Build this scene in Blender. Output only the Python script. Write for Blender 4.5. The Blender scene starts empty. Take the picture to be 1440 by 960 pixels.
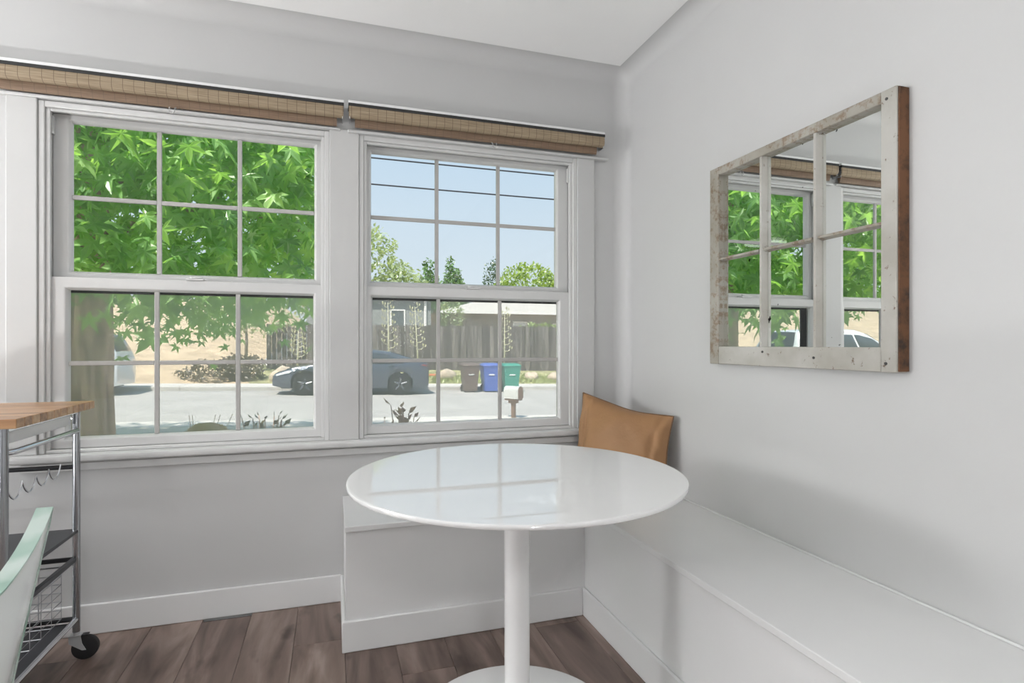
import bpy, math, random
import numpy as np
from mathutils import Vector, Matrix
random.seed(7); rng = np.random.default_rng(11)
scene = bpy.context.scene
COL = scene.collection
PI = math.pi

# ------------------------------------------------------------------ camera
CAM = Vector((-1.4054, -2.5231, 1.10))
cd = bpy.data.cameras.new('camera'); cam = bpy.data.objects.new('camera', cd); COL.objects.link(cam)
cam.location = CAM; cam.rotation_euler = (PI/2, 0, -math.radians(17.669))
cd.sensor_width = 36; cd.lens = 790/1440*36; cd.shift_y = 4/1440; cd.clip_start = .02; cd.clip_end = 500
scene.camera = cam
# ------------------------------------------------------------------ sky, sun, exposure
w = bpy.data.worlds.new('sky'); scene.world = w; w.use_nodes = True
nt = w.node_tree; bg = nt.nodes['Background']
tc = nt.nodes.new('ShaderNodeTexCoord'); sp = nt.nodes.new('ShaderNodeSeparateXYZ'); rp = nt.nodes.new('ShaderNodeValToRGB')
nt.links.new(tc.outputs['Generated'], sp.inputs[0]); nt.links.new(sp.outputs['Z'], rp.inputs[0]); nt.links.new(rp.outputs[0], bg.inputs[0])
rp.color_ramp.elements[0].position = 0.0; rp.color_ramp.elements[0].color = (.83, .92, .97, 1)
rp.color_ramp.elements[1].position = .55; rp.color_ramp.elements[1].color = (.46, .70, .95, 1)
bg.inputs[1].default_value = 0.92
sd = bpy.data.lights.new('sun', 'SUN'); sun = bpy.data.objects.new('sun', sd); COL.objects.link(sun)
sd.energy = 6.8; sd.angle = .02; sd.color = (1, .95, .86)
sun.rotation_euler = Vector((-.30, -.43, .85)).to_track_quat('Z', 'Y').to_euler()
vs = scene.view_settings
vs.view_transform = 'Standard'; vs.look = 'None'; vs.gamma = 1; vs.exposure = 0.0; vs.use_curve_mapping = False
FILL_UPLIGHTS = ((-4.0, -1.75, 58.), (-1.25, -3.40, 16.), (-4.08, -4.4, 16.))   # unseen fill lights added to brighten the room: x, y, watts
FILL_CEILING = ((-3.90, -3.2, 6.), (-1.3, -4.3, 30.))  # ceiling fill lights, likewise added out of view
FILL_GLOBE = (-4.92, -.37, 1.40, .30, 46.)      # added fill globe, out of view at left: x, y, z, radius, emission

# ------------------------------------------------------------------ materials
MATS = {}
def nodes_of(name):
    m = bpy.data.materials.new(name); m.use_nodes = True; MATS[name] = m
    return m, m.node_tree, m.node_tree.nodes['Principled BSDF']
def ramp(nt, stops):
    r = nt.nodes.new('ShaderNodeValToRGB'); e = r.color_ramp.elements
    e[0].position, e[0].color = stops[0][0], (*stops[0][1], 1)
    e[1].position, e[1].color = stops[-1][0], (*stops[-1][1], 1)
    for p, c in stops[1:-1]:
        k = e.new(p); k.color = (*c, 1)
    return r
def pmat(name, col, rough=.5, metal=0., var=.06, scale=8., bump=0., bscale=60., coat=0., stretch=None, spec=.5, coords='Object'):
    m, nt, b = nodes_of(name)
    tc = nt.nodes.new('ShaderNodeTexCoord'); src = tc.outputs[coords]
    if stretch:
        mp = nt.nodes.new('ShaderNodeMapping'); mp.inputs['Scale'].default_value = stretch
        nt.links.new(src, mp.inputs[0]); src = mp.outputs[0]
    n = nt.nodes.new('ShaderNodeTexNoise'); n.inputs['Scale'].default_value = scale; n.inputs['Detail'].default_value = 4
    nt.links.new(src, n.inputs['Vector'])
    c = np.array(col)
    r = ramp(nt, [(.3, tuple(c*(1-var))), (.7, tuple(np.minimum(c*(1+var), 1)))])
    nt.links.new(n.outputs['Fac'], r.inputs[0]); nt.links.new(r.outputs[0], b.inputs['Base Color'])
    b.inputs['Roughness'].default_value = rough; b.inputs['Metallic'].default_value = metal
    b.inputs['Coat Weight'].default_value = coat; b.inputs['Specular IOR Level'].default_value = spec
    if bump:
        n2 = nt.nodes.new('ShaderNodeTexNoise'); n2.inputs['Scale'].default_value = bscale; n2.inputs['Detail'].default_value = 5
        nt.links.new(src, n2.inputs['Vector'])
        bp = nt.nodes.new('ShaderNodeBump'); bp.inputs['Strength'].default_value = bump; bp.inputs['Distance'].default_value = .01
        nt.links.new(n2.outputs['Fac'], bp.inputs['Height']); nt.links.new(bp.outputs[0], b.inputs['Normal'])
    return m
pmat('wall_paint', (.555, .555, .553), .55, var=.012, scale=3, bump=.05, bscale=25)
pmat('ceiling_paint', (.93, .93, .925), .6, var=.012, scale=3, bump=.06, bscale=25)
pmat('trim_paint', (.57, .57, .565), .38, var=.012, scale=6)
pmat('sill_paint', (.63, .63, .625), .38, var=.05, scale=14)
pmat('bench_paint', (.74, .74, .74), .40, var=.012, scale=5)
pmat('vinyl', (.64, .64, .635), .35, var=.01, scale=9)
pmat('grid_bar', (.46, .45, .435), .4, var=.02)
pmat('white_plastic', (.82, .82, .82), .3, var=.02)
pmat('table_white', (.80, .80, .80), .01, var=.008, spec=.5)
MATS['table_white'].node_tree.nodes['Principled BSDF'].inputs['IOR'].default_value = 2.3
pmat('table_leg_white', (.82, .82, .82), .22, var=.01)
pmat('dark_gap', (.03, .03, .03), .7)
pmat('leg_steel', (.36, .37, .39), .22, 1., var=.05)
pmat('chrome', (.72, .73, .75), .18, 1., var=.04)
pmat('brushed_steel', (.50, .51, .53), .32, 1., var=.08, scale=20, stretch=(1, 1, 30))
pmat('black_metal', (.035, .036, .04), .38, .3)
pmat('dark_shelf', (.075, .078, .088), .33, .6, var=.1)
pmat('rubber', (.015, .015, .016), .55)
pmat('clear_plastic', (.85, .85, .85), .1); MATS['clear_plastic'].node_tree.nodes['Principled BSDF'].inputs['Transmission Weight'].default_value = .6
pmat('zinc', (.55, .56, .57), .35, .4)
pmat('screw_metal', (.08, .08, .08), .4, .6)
pmat('cushion_fabric', (.33, .175, .078), .62, var=.14, scale=5, bump=.25, bscale=40)
pmat('cushion_piping', (.16, .09, .045), .6)

def wood_floor():
    m, nt, b = nodes_of('floor_wood')
    geo = nt.nodes.new('ShaderNodeNewGeometry'); oi = nt.nodes.new('ShaderNodeObjectInfo')
    mp = nt.nodes.new('ShaderNodeMapping'); mp.inputs['Scale'].default_value = (9, 1.5, 1)
    nt.links.new(geo.outputs['Position'], mp.inputs[0])
    mul = nt.nodes.new('ShaderNodeMath'); mul.operation = 'MULTIPLY'; mul.inputs[1].default_value = 60
    nt.links.new(oi.outputs['Random'], mul.inputs[0])
    n = nt.nodes.new('ShaderNodeTexNoise'); n.noise_dimensions = '4D'; n.inputs['Scale'].default_value = 1.1; n.inputs['Detail'].default_value = 6; n.inputs['Distortion'].default_value = 1.3
    nt.links.new(mp.outputs[0], n.inputs['Vector']); nt.links.new(mul.outputs[0], n.inputs['W'])
    r = ramp(nt, [(.30, (.075, .050, .040)), (.44, (.150, .105, .086)), (.56, (.215, .158, .134)), (.70, (.31, .238, .205))])
    nt.links.new(n.outputs['Fac'], r.inputs[0])
    # knots
    mp2 = nt.nodes.new('ShaderNodeMapping'); mp2.inputs['Scale'].default_value = (5.5, 2.6, 1)
    nt.links.new(geo.outputs['Position'], mp2.inputs[0])
    n2 = nt.nodes.new('ShaderNodeTexNoise'); n2.noise_dimensions = '4D'; n2.inputs['Scale'].default_value = 1.6; n2.inputs['Detail'].default_value = 3
    nt.links.new(mp2.outputs[0], n2.inputs['Vector']); nt.links.new(mul.outputs[0], n2.inputs['W'])
    kr = ramp(nt, [(.60, (1, 1, 1)), (.70, (.42, .38, .36))])
    nt.links.new(n2.outputs['Fac'], kr.inputs[0])
    mx = nt.nodes.new('ShaderNodeMix'); mx.data_type = 'RGBA'; mx.blend_type = 'MULTIPLY'; mx.inputs[0].default_value = 1
    nt.links.new(r.outputs[0], mx.inputs[6]); nt.links.new(kr.outputs[0], mx.inputs[7])
    # per plank tone
    tr = ramp(nt, [(0, (.82, .80, .80)), (1, (1.12, 1.12, 1.12))])
    nt.links.new(oi.outputs['Random'], tr.inputs[0])
    mx2 = nt.nodes.new('ShaderNodeMix'); mx2.data_type = 'RGBA'; mx2.blend_type = 'MULTIPLY'; mx2.inputs[0].default_value = 1
    nt.links.new(mx.outputs[2], mx2.inputs[6]); nt.links.new(tr.outputs[0], mx2.inputs[7])
    nt.links.new(mx2.outputs[2], b.inputs['Base Color'])
    b.inputs['Roughness'].default_value = .42
    bp = nt.nodes.new('ShaderNodeBump'); bp.inputs['Strength'].default_value = .12; bp.inputs['Distance'].default_value = .004
    nt.links.new(n.outputs['Fac'], bp.inputs['Height']); nt.links.new(bp.outputs[0], b.inputs['Normal'])
wood_floor()

def stave_wood(name, along, stops, rough):
    m, nt, b = nodes_of(name)
    geo = nt.nodes.new('ShaderNodeNewGeometry'); oi = nt.nodes.new('ShaderNodeObjectInfo')
    mp = nt.nodes.new('ShaderNodeMapping'); mp.inputs['Scale'].default_value = along
    nt.links.new(geo.outputs['Position'], mp.inputs[0])
    mul = nt.nodes.new('ShaderNodeMath'); mul.operation = 'MULTIPLY'; mul.inputs[1].default_value = 40
    nt.links.new(oi.outputs['Random'], mul.inputs[0])
    n = nt.nodes.new('ShaderNodeTexNoise'); n.noise_dimensions = '4D'; n.inputs['Scale'].default_value = 1.2; n.inputs['Detail'].default_value = 5
    nt.links.new(mp.outputs[0], n.inputs['Vector']); nt.links.new(mul.outputs[0], n.inputs['W'])
    ad = nt.nodes.new('ShaderNodeMath'); ad.operation = 'MULTIPLY_ADD'; ad.inputs[1].default_value = .35; ad.inputs[2].default_value = -.17
    nt.links.new(oi.outputs['Random'], ad.inputs[0])
    ad2 = nt.nodes.new('ShaderNodeMath'); ad2.operation = 'ADD'
    nt.links.new(n.outputs['Fac'], ad2.inputs[0]); nt.links.new(ad.outputs[0], ad2.inputs[1])
    r = ramp(nt, stops); nt.links.new(ad2.outputs[0], r.inputs[0]); nt.links.new(r.outputs[0], b.inputs['Base Color'])
    b.inputs['Roughness'].default_value = rough
stave_wood('butcher_block', (2, 40, 40), [(.25, (.22, .10, .045)), (.5, (.42, .23, .11)), (.75, (.56, .36, .20))], .28)
stave_wood('fence_wood', (8, 8, .6), [(.25, (.060, .050, .046)), (.5, (.125, .108, .100)), (.78, (.23, .205, .19))], .85)

def woven(name, c1, c2):
    m, nt, b = nodes_of(name)
    geo = nt.nodes.new('ShaderNodeNewGeometry'); sp = nt.nodes.new('ShaderNodeSeparateXYZ')
    nt.links.new(geo.outputs['Position'], sp.inputs[0])
    # stitched vertical cords
    a = nt.nodes.new('ShaderNodeMath'); a.operation = 'MULTIPLY'; a.inputs[1].default_value = 1/.036
    nt.links.new(sp.outputs['X'], a.inputs[0])
    fr = nt.nodes.new('ShaderNodeMath'); fr.operation = 'FRACT'; nt.links.new(a.outputs[0], fr.inputs[0])
    lt = nt.nodes.new('ShaderNodeMath'); lt.operation = 'LESS_THAN'; lt.inputs[1].default_value = .06; nt.links.new(fr.outputs[0], lt.inputs[0])
    mp = nt.nodes.new('ShaderNodeMapping'); mp.inputs['Scale'].default_value = (6, 220, 220); nt.links.new(geo.outputs['Position'], mp.inputs[0])
    n = nt.nodes.new('ShaderNodeTexNoise'); n.inputs['Scale'].default_value = 1.5; n.inputs['Detail'].default_value = 3; nt.links.new(mp.outputs[0], n.inputs['Vector'])
    r = ramp(nt, [(.3, c1), (.7, c2)]); nt.links.new(n.outputs['Fac'], r.inputs[0])
    mx = nt.nodes.new('ShaderNodeMix'); mx.data_type = 'RGBA'
    nt.links.new(lt.outputs[0], mx.inputs[0]); nt.links.new(r.outputs[0], mx.inputs[6]); mx.inputs[7].default_value = (.17, .12, .08, 1)
    nt.links.new(mx.outputs[2], b.inputs['Base Color']); b.inputs['Roughness'].default_value = .7
    bp = nt.nodes.new('ShaderNodeBump'); bp.inputs['Strength'].default_value = .4; bp.inputs['Distance'].default_value = .002
    nt.links.new(n.outputs['Fac'], bp.inputs['Height']); nt.links.new(bp.outputs[0], b.inputs['Normal'])
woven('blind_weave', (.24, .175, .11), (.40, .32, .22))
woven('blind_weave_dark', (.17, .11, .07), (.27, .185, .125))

def peeling(name, paint, wood, lo, hi, scale=22):
    m, nt, b = nodes_of(name)
    tc = nt.nodes.new('ShaderNodeTexCoord')
    n = nt.nodes.new('ShaderNodeTexNoise'); n.inputs['Scale'].default_value = scale; n.inputs['Detail'].default_value = 9; n.inputs['Roughness'].default_value = .68
    nt.links.new(tc.outputs['Object'], n.inputs['Vector'])
    r = ramp(nt, [(lo, wood), (hi, paint)]); nt.links.new(n.outputs['Fac'], r.inputs[0])
    n2 = nt.nodes.new('ShaderNodeTexNoise'); n2.inputs['Scale'].default_value = 7; n2.inputs['Detail'].default_value = 6
    nt.links.new(tc.outputs['Object'], n2.inputs['Vector'])
    r2 = ramp(nt, [(.35, (.78, .76, .72)), (.6, (1, 1, 1))]); nt.links.new(n2.outputs['Fac'], r2.inputs[0])
    mx = nt.nodes.new('ShaderNodeMix'); mx.data_type = 'RGBA'; mx.blend_type = 'MULTIPLY'; mx.inputs[0].default_value = 1
    nt.links.new(r.outputs[0], mx.inputs[6]); nt.links.new(r2.outputs[0], mx.inputs[7])
    nt.links.new(mx.outputs[2], b.inputs['Base Color']); b.inputs['Roughness'].default_value = .7
    bp = nt.nodes.new('ShaderNodeBump'); bp.inputs['Strength'].default_value = .6; bp.inputs['Distance'].default_value = .003
    nt.links.new(r.outputs[0], bp.inputs['Height']); nt.links.new(bp.outputs[0], b.inputs['Normal'])
peeling('peeling_paint', (.47, .46, .43), (.17, .115, .075), .325, .385, 42)
peeling('peeling_paint_worn', (.37, .35, .31), (.25, .19, .14), .39, .50, 38)
peeling('bare_old_wood', (.17, .075, .032), (.035, .018, .01), .38, .55, 16)
def mirror_mat():
    m, nt, b = nodes_of('mirror_glass')
    tc = nt.nodes.new('ShaderNodeTexCoord')
    n = nt.nodes.new('ShaderNodeTexNoise'); n.inputs['Scale'].default_value = 30; n.inputs['Detail'].default_value = 2
    nt.links.new(tc.outputs['Object'], n.inputs['Vector'])
    r = ramp(nt, [(.235, (.04, .04, .04)), (.26, (.90, .93, .91))]); nt.links.new(n.outputs['Fac'], r.inputs[0])
    nt.links.new(r.outputs[0], b.inputs['Base Color']); b.inputs['Metallic'].default_value = 1; b.inputs['Roughness'].default_value = .004
mirror_mat()
def glass_mat(name, tint, rough=.0):
    m = bpy.data.materials.new(name); m.use_nodes = True; MATS[name] = m; nt = m.node_tree
    nt.nodes.remove(nt.nodes['Principled BSDF']); out = nt.nodes['Material Output']
    t = nt.nodes.new('ShaderNodeBsdfTransparent'); t.inputs[0].default_value = (*tint, 1)
    g = nt.nodes.new('ShaderNodeBsdfGlossy'); g.inputs['Roughness'].default_value = rough
    f = nt.nodes.new('ShaderNodeFresnel'); ge = nt.nodes.new('ShaderNodeNewGeometry')
    io = nt.nodes.new('ShaderNodeMath'); io.operation = 'MULTIPLY_ADD'; io.inputs[1].default_value = 1/1.45-1.45; io.inputs[2].default_value = 1.45   # a thin sheet reflects alike from both faces
    nt.links.new(ge.outputs['Backfacing'], io.inputs[0]); nt.links.new(io.outputs[0], f.inputs[0])
    mx = nt.nodes.new('ShaderNodeMixShader')
    nt.links.new(f.outputs[0], mx.inputs[0]); nt.links.new(t.outputs[0], mx.inputs[1]); nt.links.new(g.outputs[0], mx.inputs[2]); nt.links.new(mx.outputs[0], out.inputs[0])
glass_mat('window_glass', (.985, .99, .985))
def screen_mat():
    m = bpy.data.materials.new('insect_mesh'); m.use_nodes = True; MATS['insect_mesh'] = m; nt = m.node_tree
    nt.nodes.remove(nt.nodes['Principled BSDF']); out = nt.nodes['Material Output']
    t = nt.nodes.new('ShaderNodeBsdfTransparent')
    d = nt.nodes.new('ShaderNodeBsdfDiffuse'); d.inputs[0].default_value = (.5, .5, .5, 1)
    tl = nt.nodes.new('ShaderNodeBsdfTranslucent'); tl.inputs[0].default_value = (.86, .86, .86, 1)
    a = nt.nodes.new('ShaderNodeMixShader'); a.inputs[0].default_value = .8
    nt.links.new(d.outputs[0], a.inputs[1]); nt.links.new(tl.outputs[0], a.inputs[2])
    mx = nt.nodes.new('ShaderNodeMixShader'); mx.inputs[0].default_value = .30
    nt.links.new(t.outputs[0], mx.inputs[1]); nt.links.new(a.outputs[0], mx.inputs[2]); nt.links.new(mx.outputs[0], out.inputs[0])
screen_mat()
def leaf_mat(name, stops, tw=.45):
    m = bpy.data.materials.new(name); m.use_nodes = True; MATS[name] = m; nt = m.node_tree
    b = nt.nodes['Principled BSDF']; out = nt.nodes['Material Output']
    g = nt.nodes.new('ShaderNodeNewGeometry')
    n = nt.nodes.new('ShaderNodeTexNoise'); n.inputs['Scale'].default_value = 3.2; n.inputs['Detail'].default_value = 3
    nt.links.new(g.outputs['Position'], n.inputs['Vector'])
    r = ramp(nt, stops); nt.links.new(n.outputs['Fac'], r.inputs[0])
    nt.links.new(r.outputs[0], b.inputs['Base Color']); b.inputs['Roughness'].default_value = .33; b.inputs['Specular IOR Level'].default_value = .75
    tl = nt.nodes.new('ShaderNodeBsdfTranslucent')
    mxc = nt.nodes.new('ShaderNodeMix'); mxc.data_type = 'RGBA'; mxc.blend_type = 'MULTIPLY'; mxc.inputs[0].default_value = 1; mxc.inputs[7].default_value = (1.5, 1.5, .55, 1)
    nt.links.new(r.outputs[0], mxc.inputs[6]); nt.links.new(mxc.outputs[2], tl.inputs[0])
    mx = nt.nodes.new('ShaderNodeMixShader'); mx.inputs[0].default_value = tw
    nt.links.new(b.outputs[0], mx.inputs[1]); nt.links.new(tl.outputs[0], mx.inputs[2]); nt.links.new(mx.outputs[0], out.inputs[0])
leaf_mat('maple_leaf', [(.3, (.14, .31, .10)), (.5, (.29, .52, .20)), (.7, (.48, .70, .31))], .5)
leaf_mat('olive_leaf', [(.3, (.28, .36, .21)), (.7, (.48, .55, .37))], .3)
leaf_mat('conifer_leaf', [(.3, (.10, .19, .08)), (.7, (.20, .33, .13))], .2)
leaf_mat('bright_leaf', [(.3, (.18, .28, .07)), (.7, (.38, .48, .15))], .35)
leaf_mat('dark_leaf', [(.3, (.05, .10, .06)), (.7, (.10, .18, .09))], .2)
leaf_mat('shrub_leaf', [(.3, (.09, .075, .06)), (.7, (.17, .15, .10))], .2)
leaf_mat('red_leaf', [(.3, (.24, .12, .09)), (.7, (.40, .22, .16))], .2)
leaf_mat('dry_grass', [(.3, (.62, .44, .28)), (.7, (.85, .68, .48))], .3)
leaf_mat('lawn', [(.3, (.30, .36, .14)), (.7, (.50, .54, .26))], .2)
leaf_mat('agave_flower', [(.3, (.58, .56, .44)), (.7, (.74, .72, .58))], .3)
pmat('bark', (.56, .37, .31), .9, var=.5, scale=14, bump=1., bscale=14, stretch=(1, 1, .18))
pmat('bark_light', (.34, .28, .22), .9, var=.3, scale=6, bump=.6, bscale=14)
pmat('asphalt', (.41, .392, .37), .9, var=.08, scale=1.2, bump=.2, bscale=30)
pmat('concrete', (.58, .55, .51), .85, var=.08, scale=1.5, bump=.2, bscale=20)
pmat('dry_hill', (.52, .40, .27), .95, var=.22, scale=1.6, bump=.5, bscale=8)
pmat('garden_soil', (.34, .33, .17), .95, var=.3, scale=2.5, bump=.5, bscale=9)
pmat('yard_soil', (.58, .52, .45), .95, var=.25, scale=2.5, bump=.5, bscale=9)
pmat('boulder', (.52, .43, .33), .9, var=.25, scale=5, bump=.7, bscale=12)
pmat('house_grey', (.27, .29, .29), .85, var=.05, scale=2)
pmat('house_tan', (.34, .32, .30), .85, var=.06, scale=2)
pmat('roof_shingle', (.50, .47, .43), .9, var=.14, scale=6, bump=.4, bscale=12, stretch=(1, 6, 1))
pmat('exterior_white', (.80, .80, .79), .6)
pmat('dark_pane', (.10, .12, .13), .08)
pmat('pale_pane', (.62, .66, .68), .08)
pmat('car_blue', (.075, .09, .12), .22, .35, coat=.9, var=.03)
pmat('car_white', (.80, .80, .80), .28, .0, coat=.8, var=.02)
pmat('car_glass', (.035, .042, .05), .05, var=.02)
pmat('car_trim', (.03, .03, .032), .5)
pmat('alloy', (.16, .165, .18), .4, .7)
pmat('tail_red', (.35, .03, .03), .2)
pmat('lamp_clear', (.75, .78, .80), .1)
pmat('bin_brown', (.135, .095, .08), .5, var=.08)
pmat('bin_blue', (.075, .13, .42), .45, var=.06)
pmat('bin_green', (.045, .27, .20), .45, var=.06)
pmat('mailbox_metal', (.62, .62, .60), .45, .2)
pmat('mailbox_wood', (.20, .125, .09), .85, var=.2)
pmat('wire_black', (.02, .025, .035), .6)
pmat('pole_wood', (.16, .11, .08), .9, var=.2)
pmat('orange_flower', (.65, .22, .10), .7)
def chair_mats():
    m, nt, b = nodes_of('chair_clear')
    b.inputs['Base Color'].default_value = (.80, .82, .81, 1); b.inputs['Roughness'].default_value = .16
    b.inputs['Transmission Weight'].default_value = .45; b.inputs['IOR'].default_value = 1.2
    m, nt, b = nodes_of('chair_rim')
    n = nt.nodes.new('ShaderNodeTexNoise'); n.inputs['Scale'].default_value = 16
    tc = nt.nodes.new('ShaderNodeTexCoord'); nt.links.new(tc.outputs['Object'], n.inputs['Vector'])
    r = ramp(nt, [(.35, (.40, .56, .48)), (.65, (.66, .76, .71))]); nt.links.new(n.outputs['Fac'], r.inputs[0]); nt.links.new(r.outputs[0], b.inputs['Base Color'])
    b.inputs['Roughness'].default_value = .15; b.inputs['Transmission Weight'].default_value = .3; b.inputs['IOR'].default_value = 1.2
chair_mats()
def emit(name, col, s):
    m, nt, b = nodes_of(name); b.inputs['Base Color'].default_value = (.9, .9, .9, 1)
    b.inputs['Emission Color'].default_value = (*col, 1); b.inputs['Emission Strength'].default_value = s
emit('fill_diffuser', (1, .97, .93), 4.0)  # glow of the added drum and ceiling fill lights
emit('fill_globe_glow', (.985, .995, 1), FILL_GLOBE[4])  # glow of the added fill globe

# ------------------------------------------------------------------ builders
ORG = {}
def tag(o, label=None, cat=None, group=None, kind=None):
    if label: o['label'] = label
    if cat: o['category'] = cat
    if group: o['group'] = group
    if kind: o['kind'] = kind
    return o
def thing(name, loc=(0, 0, 0), label=None, cat=None, group=None, kind=None):
    o = bpy.data.objects.new(name, None); COL.objects.link(o); o.location = loc; o.empty_display_size = .1
    ORG[o] = Vector(loc)
    return tag(o, label, cat, group, kind)
class MB:
    def __init__(s): s.v = []; s.f = []
    def add(s, vs, fs):
        b = len(s.v); s.v += [tuple(p) for p in vs]; s.f += [tuple(i+b for i in q) for q in fs]; return s
    def box(s, x0, x1, y0, y1, z0, z1):
        x0, x1 = min(x0, x1), max(x0, x1); y0, y1 = min(y0, y1), max(y0, y1); z0, z1 = min(z0, z1), max(z0, z1)
        return s.add([(x0,y0,z0),(x1,y0,z0),(x1,y1,z0),(x0,y1,z0),(x0,y0,z1),(x1,y0,z1),(x1,y1,z1),(x0,y1,z1)],
                     [(0,3,2,1),(4,5,6,7),(0,1,5,4),(1,2,6,5),(2,3,7,6),(3,0,4,7)])
    def loft(s, rings, cap=True, closed=True):
        n = len(rings[0]); vs = [p for r in rings for p in r]; fs = []
        for i in range(len(rings)-1):
            for j in range(n if closed else n-1):
                k = (j+1) % n
                fs.append((i*n+j, i*n+k, (i+1)*n+k, (i+1)*n+j))
        if cap and closed:
            fs.append(tuple(range(n-1, -1, -1))); fs.append(tuple((len(rings)-1)*n+j for j in range(n)))
        return s.add(vs, fs)
    def tube(s, pts, r, n=8, cap=True):
        pts = [Vector(p) for p in pts]; m = len(pts)
        rs = r if hasattr(r, '__len__') else [r]*m
        t0 = (pts[1]-pts[0]).normalized(); up = Vector((0, 0, 1)) if abs(t0.z) < .9 else Vector((1, 0, 0))
        a = t0.cross(up).normalized(); rings = []
        for i, p in enumerate(pts):
            t = (pts[min(i+1, m-1)]-pts[max(i-1, 0)]).normalized()
            a = (a - t*a.dot(t)).normalized(); b = t.cross(a)
            rings.append([p + (a*math.cos(2*PI*k/n)+b*math.sin(2*PI*k/n))*rs[i] for k in range(n)])
        return s.loft(rings, cap)
    def lathe(s, prof, c=(0, 0, 0), n=48):
        rings = [[(c[0]+r*math.cos(2*PI*k/n), c[1]+r*math.sin(2*PI*k/n), c[2]+z) for k in range(n)] for r, z in prof]
        return s.loft(rings, True)
    def disc_x(s, prof, c, n=28, axis='y'):
        rings = []
        for r, d in prof:
            ring = []
            for k in range(n):
                q, z = r*math.cos(2*PI*k/n), r*math.sin(2*PI*k/n)
                ring.append((c[0]+q, c[1]+d, c[2]+z) if axis == 'y' else (c[0]+d, c[1]+q, c[2]+z))
            rings.append(ring)
        return s.loft(rings, True)
    def prism_x(s, prof, x0, x1):
        return s.loft([[(x0, y, z) for y, z in prof], [(x1, y, z) for y, z in prof]], True)
    def prism_y(s, prof, y0, y1):
        return s.loft([[(x, y0, z) for x, z in prof], [(x, y1, z) for x, z in prof]], True)
    def build(s, name, mat, parent=None, smooth=False, bevel=0., seg=2, kind=None, sub=0, solid=0):
        import bmesh
        v = np.array(s.v, float)
        if parent is not None: o0 = ORG[parent]
        else:
            mn, mx = v.min(0), v.max(0); o0 = Vector(((mn[0]+mx[0])/2, (mn[1]+mx[1])/2, mn[2]))
        me = bpy.data.meshes.new(name); me.from_pydata((v-np.array(o0)).tolist(), [], s.f)
        bm = bmesh.new(); bm.from_mesh(me); bmesh.ops.recalc_face_normals(bm, faces=bm.faces); bm.to_mesh(me); bm.free()
        me.materials.append(MATS[mat]); me.update()
        o = bpy.data.objects.new(name, me); COL.objects.link(o)
        if parent is not None: o.parent = parent
        else: o.location = o0
        ORG[o] = Vector(o0)
        if smooth:
            me.polygons.foreach_set('use_smooth', [True]*len(me.polygons))
            if smooth != 'all': me.set_sharp_from_angle(angle=math.radians(38))
        if solid:
            q = o.modifiers.new('solid', 'SOLIDIFY'); q.thickness = solid; q.offset = 0
        if bevel:
            q = o.modifiers.new('bevel', 'BEVEL'); q.width = bevel; q.segments = seg; q.limit_method = 'ANGLE'; q.angle_limit = math.radians(40); q.harden_normals = False
        if sub:
            q = o.modifiers.new('sub', 'SUBSURF'); q.levels = q.render_levels = sub
        if kind: o['kind'] = kind
        return o
def dup(src, name=None, parent=None, loc=None):
    o = src.copy(); COL.objects.link(o)
    if name: o.name = name
    if parent is not None: o.parent = parent
    if loc is not None: o.location = loc
    return o
def copy_tree(root, loc, rz=None):
    r = root.copy(); COL.objects.link(r); r.location = loc
    if rz is not None: r.rotation_euler.z = rz
    for ch in list(root.children):
        c = ch.copy(); COL.objects.link(c); c.parent = r
        for g in list(ch.children):
            d = g.copy(); COL.objects.link(d); d.parent = c
    return r
def box(name, x0, x1, y0, y1, z0, z1, mat, parent=None, bevel=.003, kind=None):
    return MB().box(x0, x1, y0, y1, z0, z1).build(name, mat, parent, bevel=bevel, kind=kind, smooth=bool(bevel))

# ------------------------------------------------------------------ room shell
XL, YB, ZC = -5.25, -5.4, 2.458          # left wall, rear wall, ceiling
W1 = (-2.448, -1.420); W2 = (-1.2985, -.2715); WZ = (.66, 2.008); WT = .14
m = MB()
m.box(XL-.14, W1[0], 0, WT, -.55, 2.6); m.box(W1[1], W2[0], 0, WT, -.55, 2.6); m.box(W2[1], .14, 0, WT, -.55, 2.6)
for a in (W1, W2):
    m.box(a[0], a[1], 0, WT, -.55, WZ[0]); m.box(a[0], a[1], 0, WT, WZ[1], 2.6)
m.build('wall_back', 'wall_paint', kind='structure')
box('wall_right', 0, .14, YB, 0, -.55, 2.6, 'wall_paint', bevel=0, kind='structure')
box('wall_left', XL-.14, XL, YB, 0, -.55, 2.6, 'wall_paint', bevel=0, kind='structure')
box('wall_front', XL-.14, .14, YB-.14, YB, -.55, 2.6, 'wall_paint', bevel=0, kind='structure')
box('ceiling', XL, 0, YB, 0, ZC, 2.6, 'ceiling_paint', bevel=0, kind='structure')
R1 = .07; e = .0005
def patch_surface(name, rings):
    m = MB(); m.loft(rings, cap=False, closed=False); return m.build(name, 'wall_paint', smooth='all', kind='structure')
QA = [PI/2*k/12 for k in range(13)]
patch_surface('trim_1', [[(x, -R1+R1*math.sin(a)-e, ZC-R1+R1*math.cos(a)-e) for x in (XL, -R1)] for a in QA])
patch_surface('trim_2', [[(-R1+R1*math.sin(a)-e, y, ZC-R1+R1*math.cos(a)-e) for y in (YB, -R1)] for a in QA])
patch_surface('trim_3', [[(-R1+R1*math.sin(a)-e, -R1+R1*math.cos(a)-e, z) for z in (.449, ZC-R1)] for a in QA]
              )
patch_surface('trim_10', [[(-R1+R1*math.cos(t)*math.sin(a)-e, -R1+R1*math.cos(t)*math.cos(a)-e, ZC-R1+R1*math.sin(t)-e) for t in QA] for a in QA])
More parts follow.
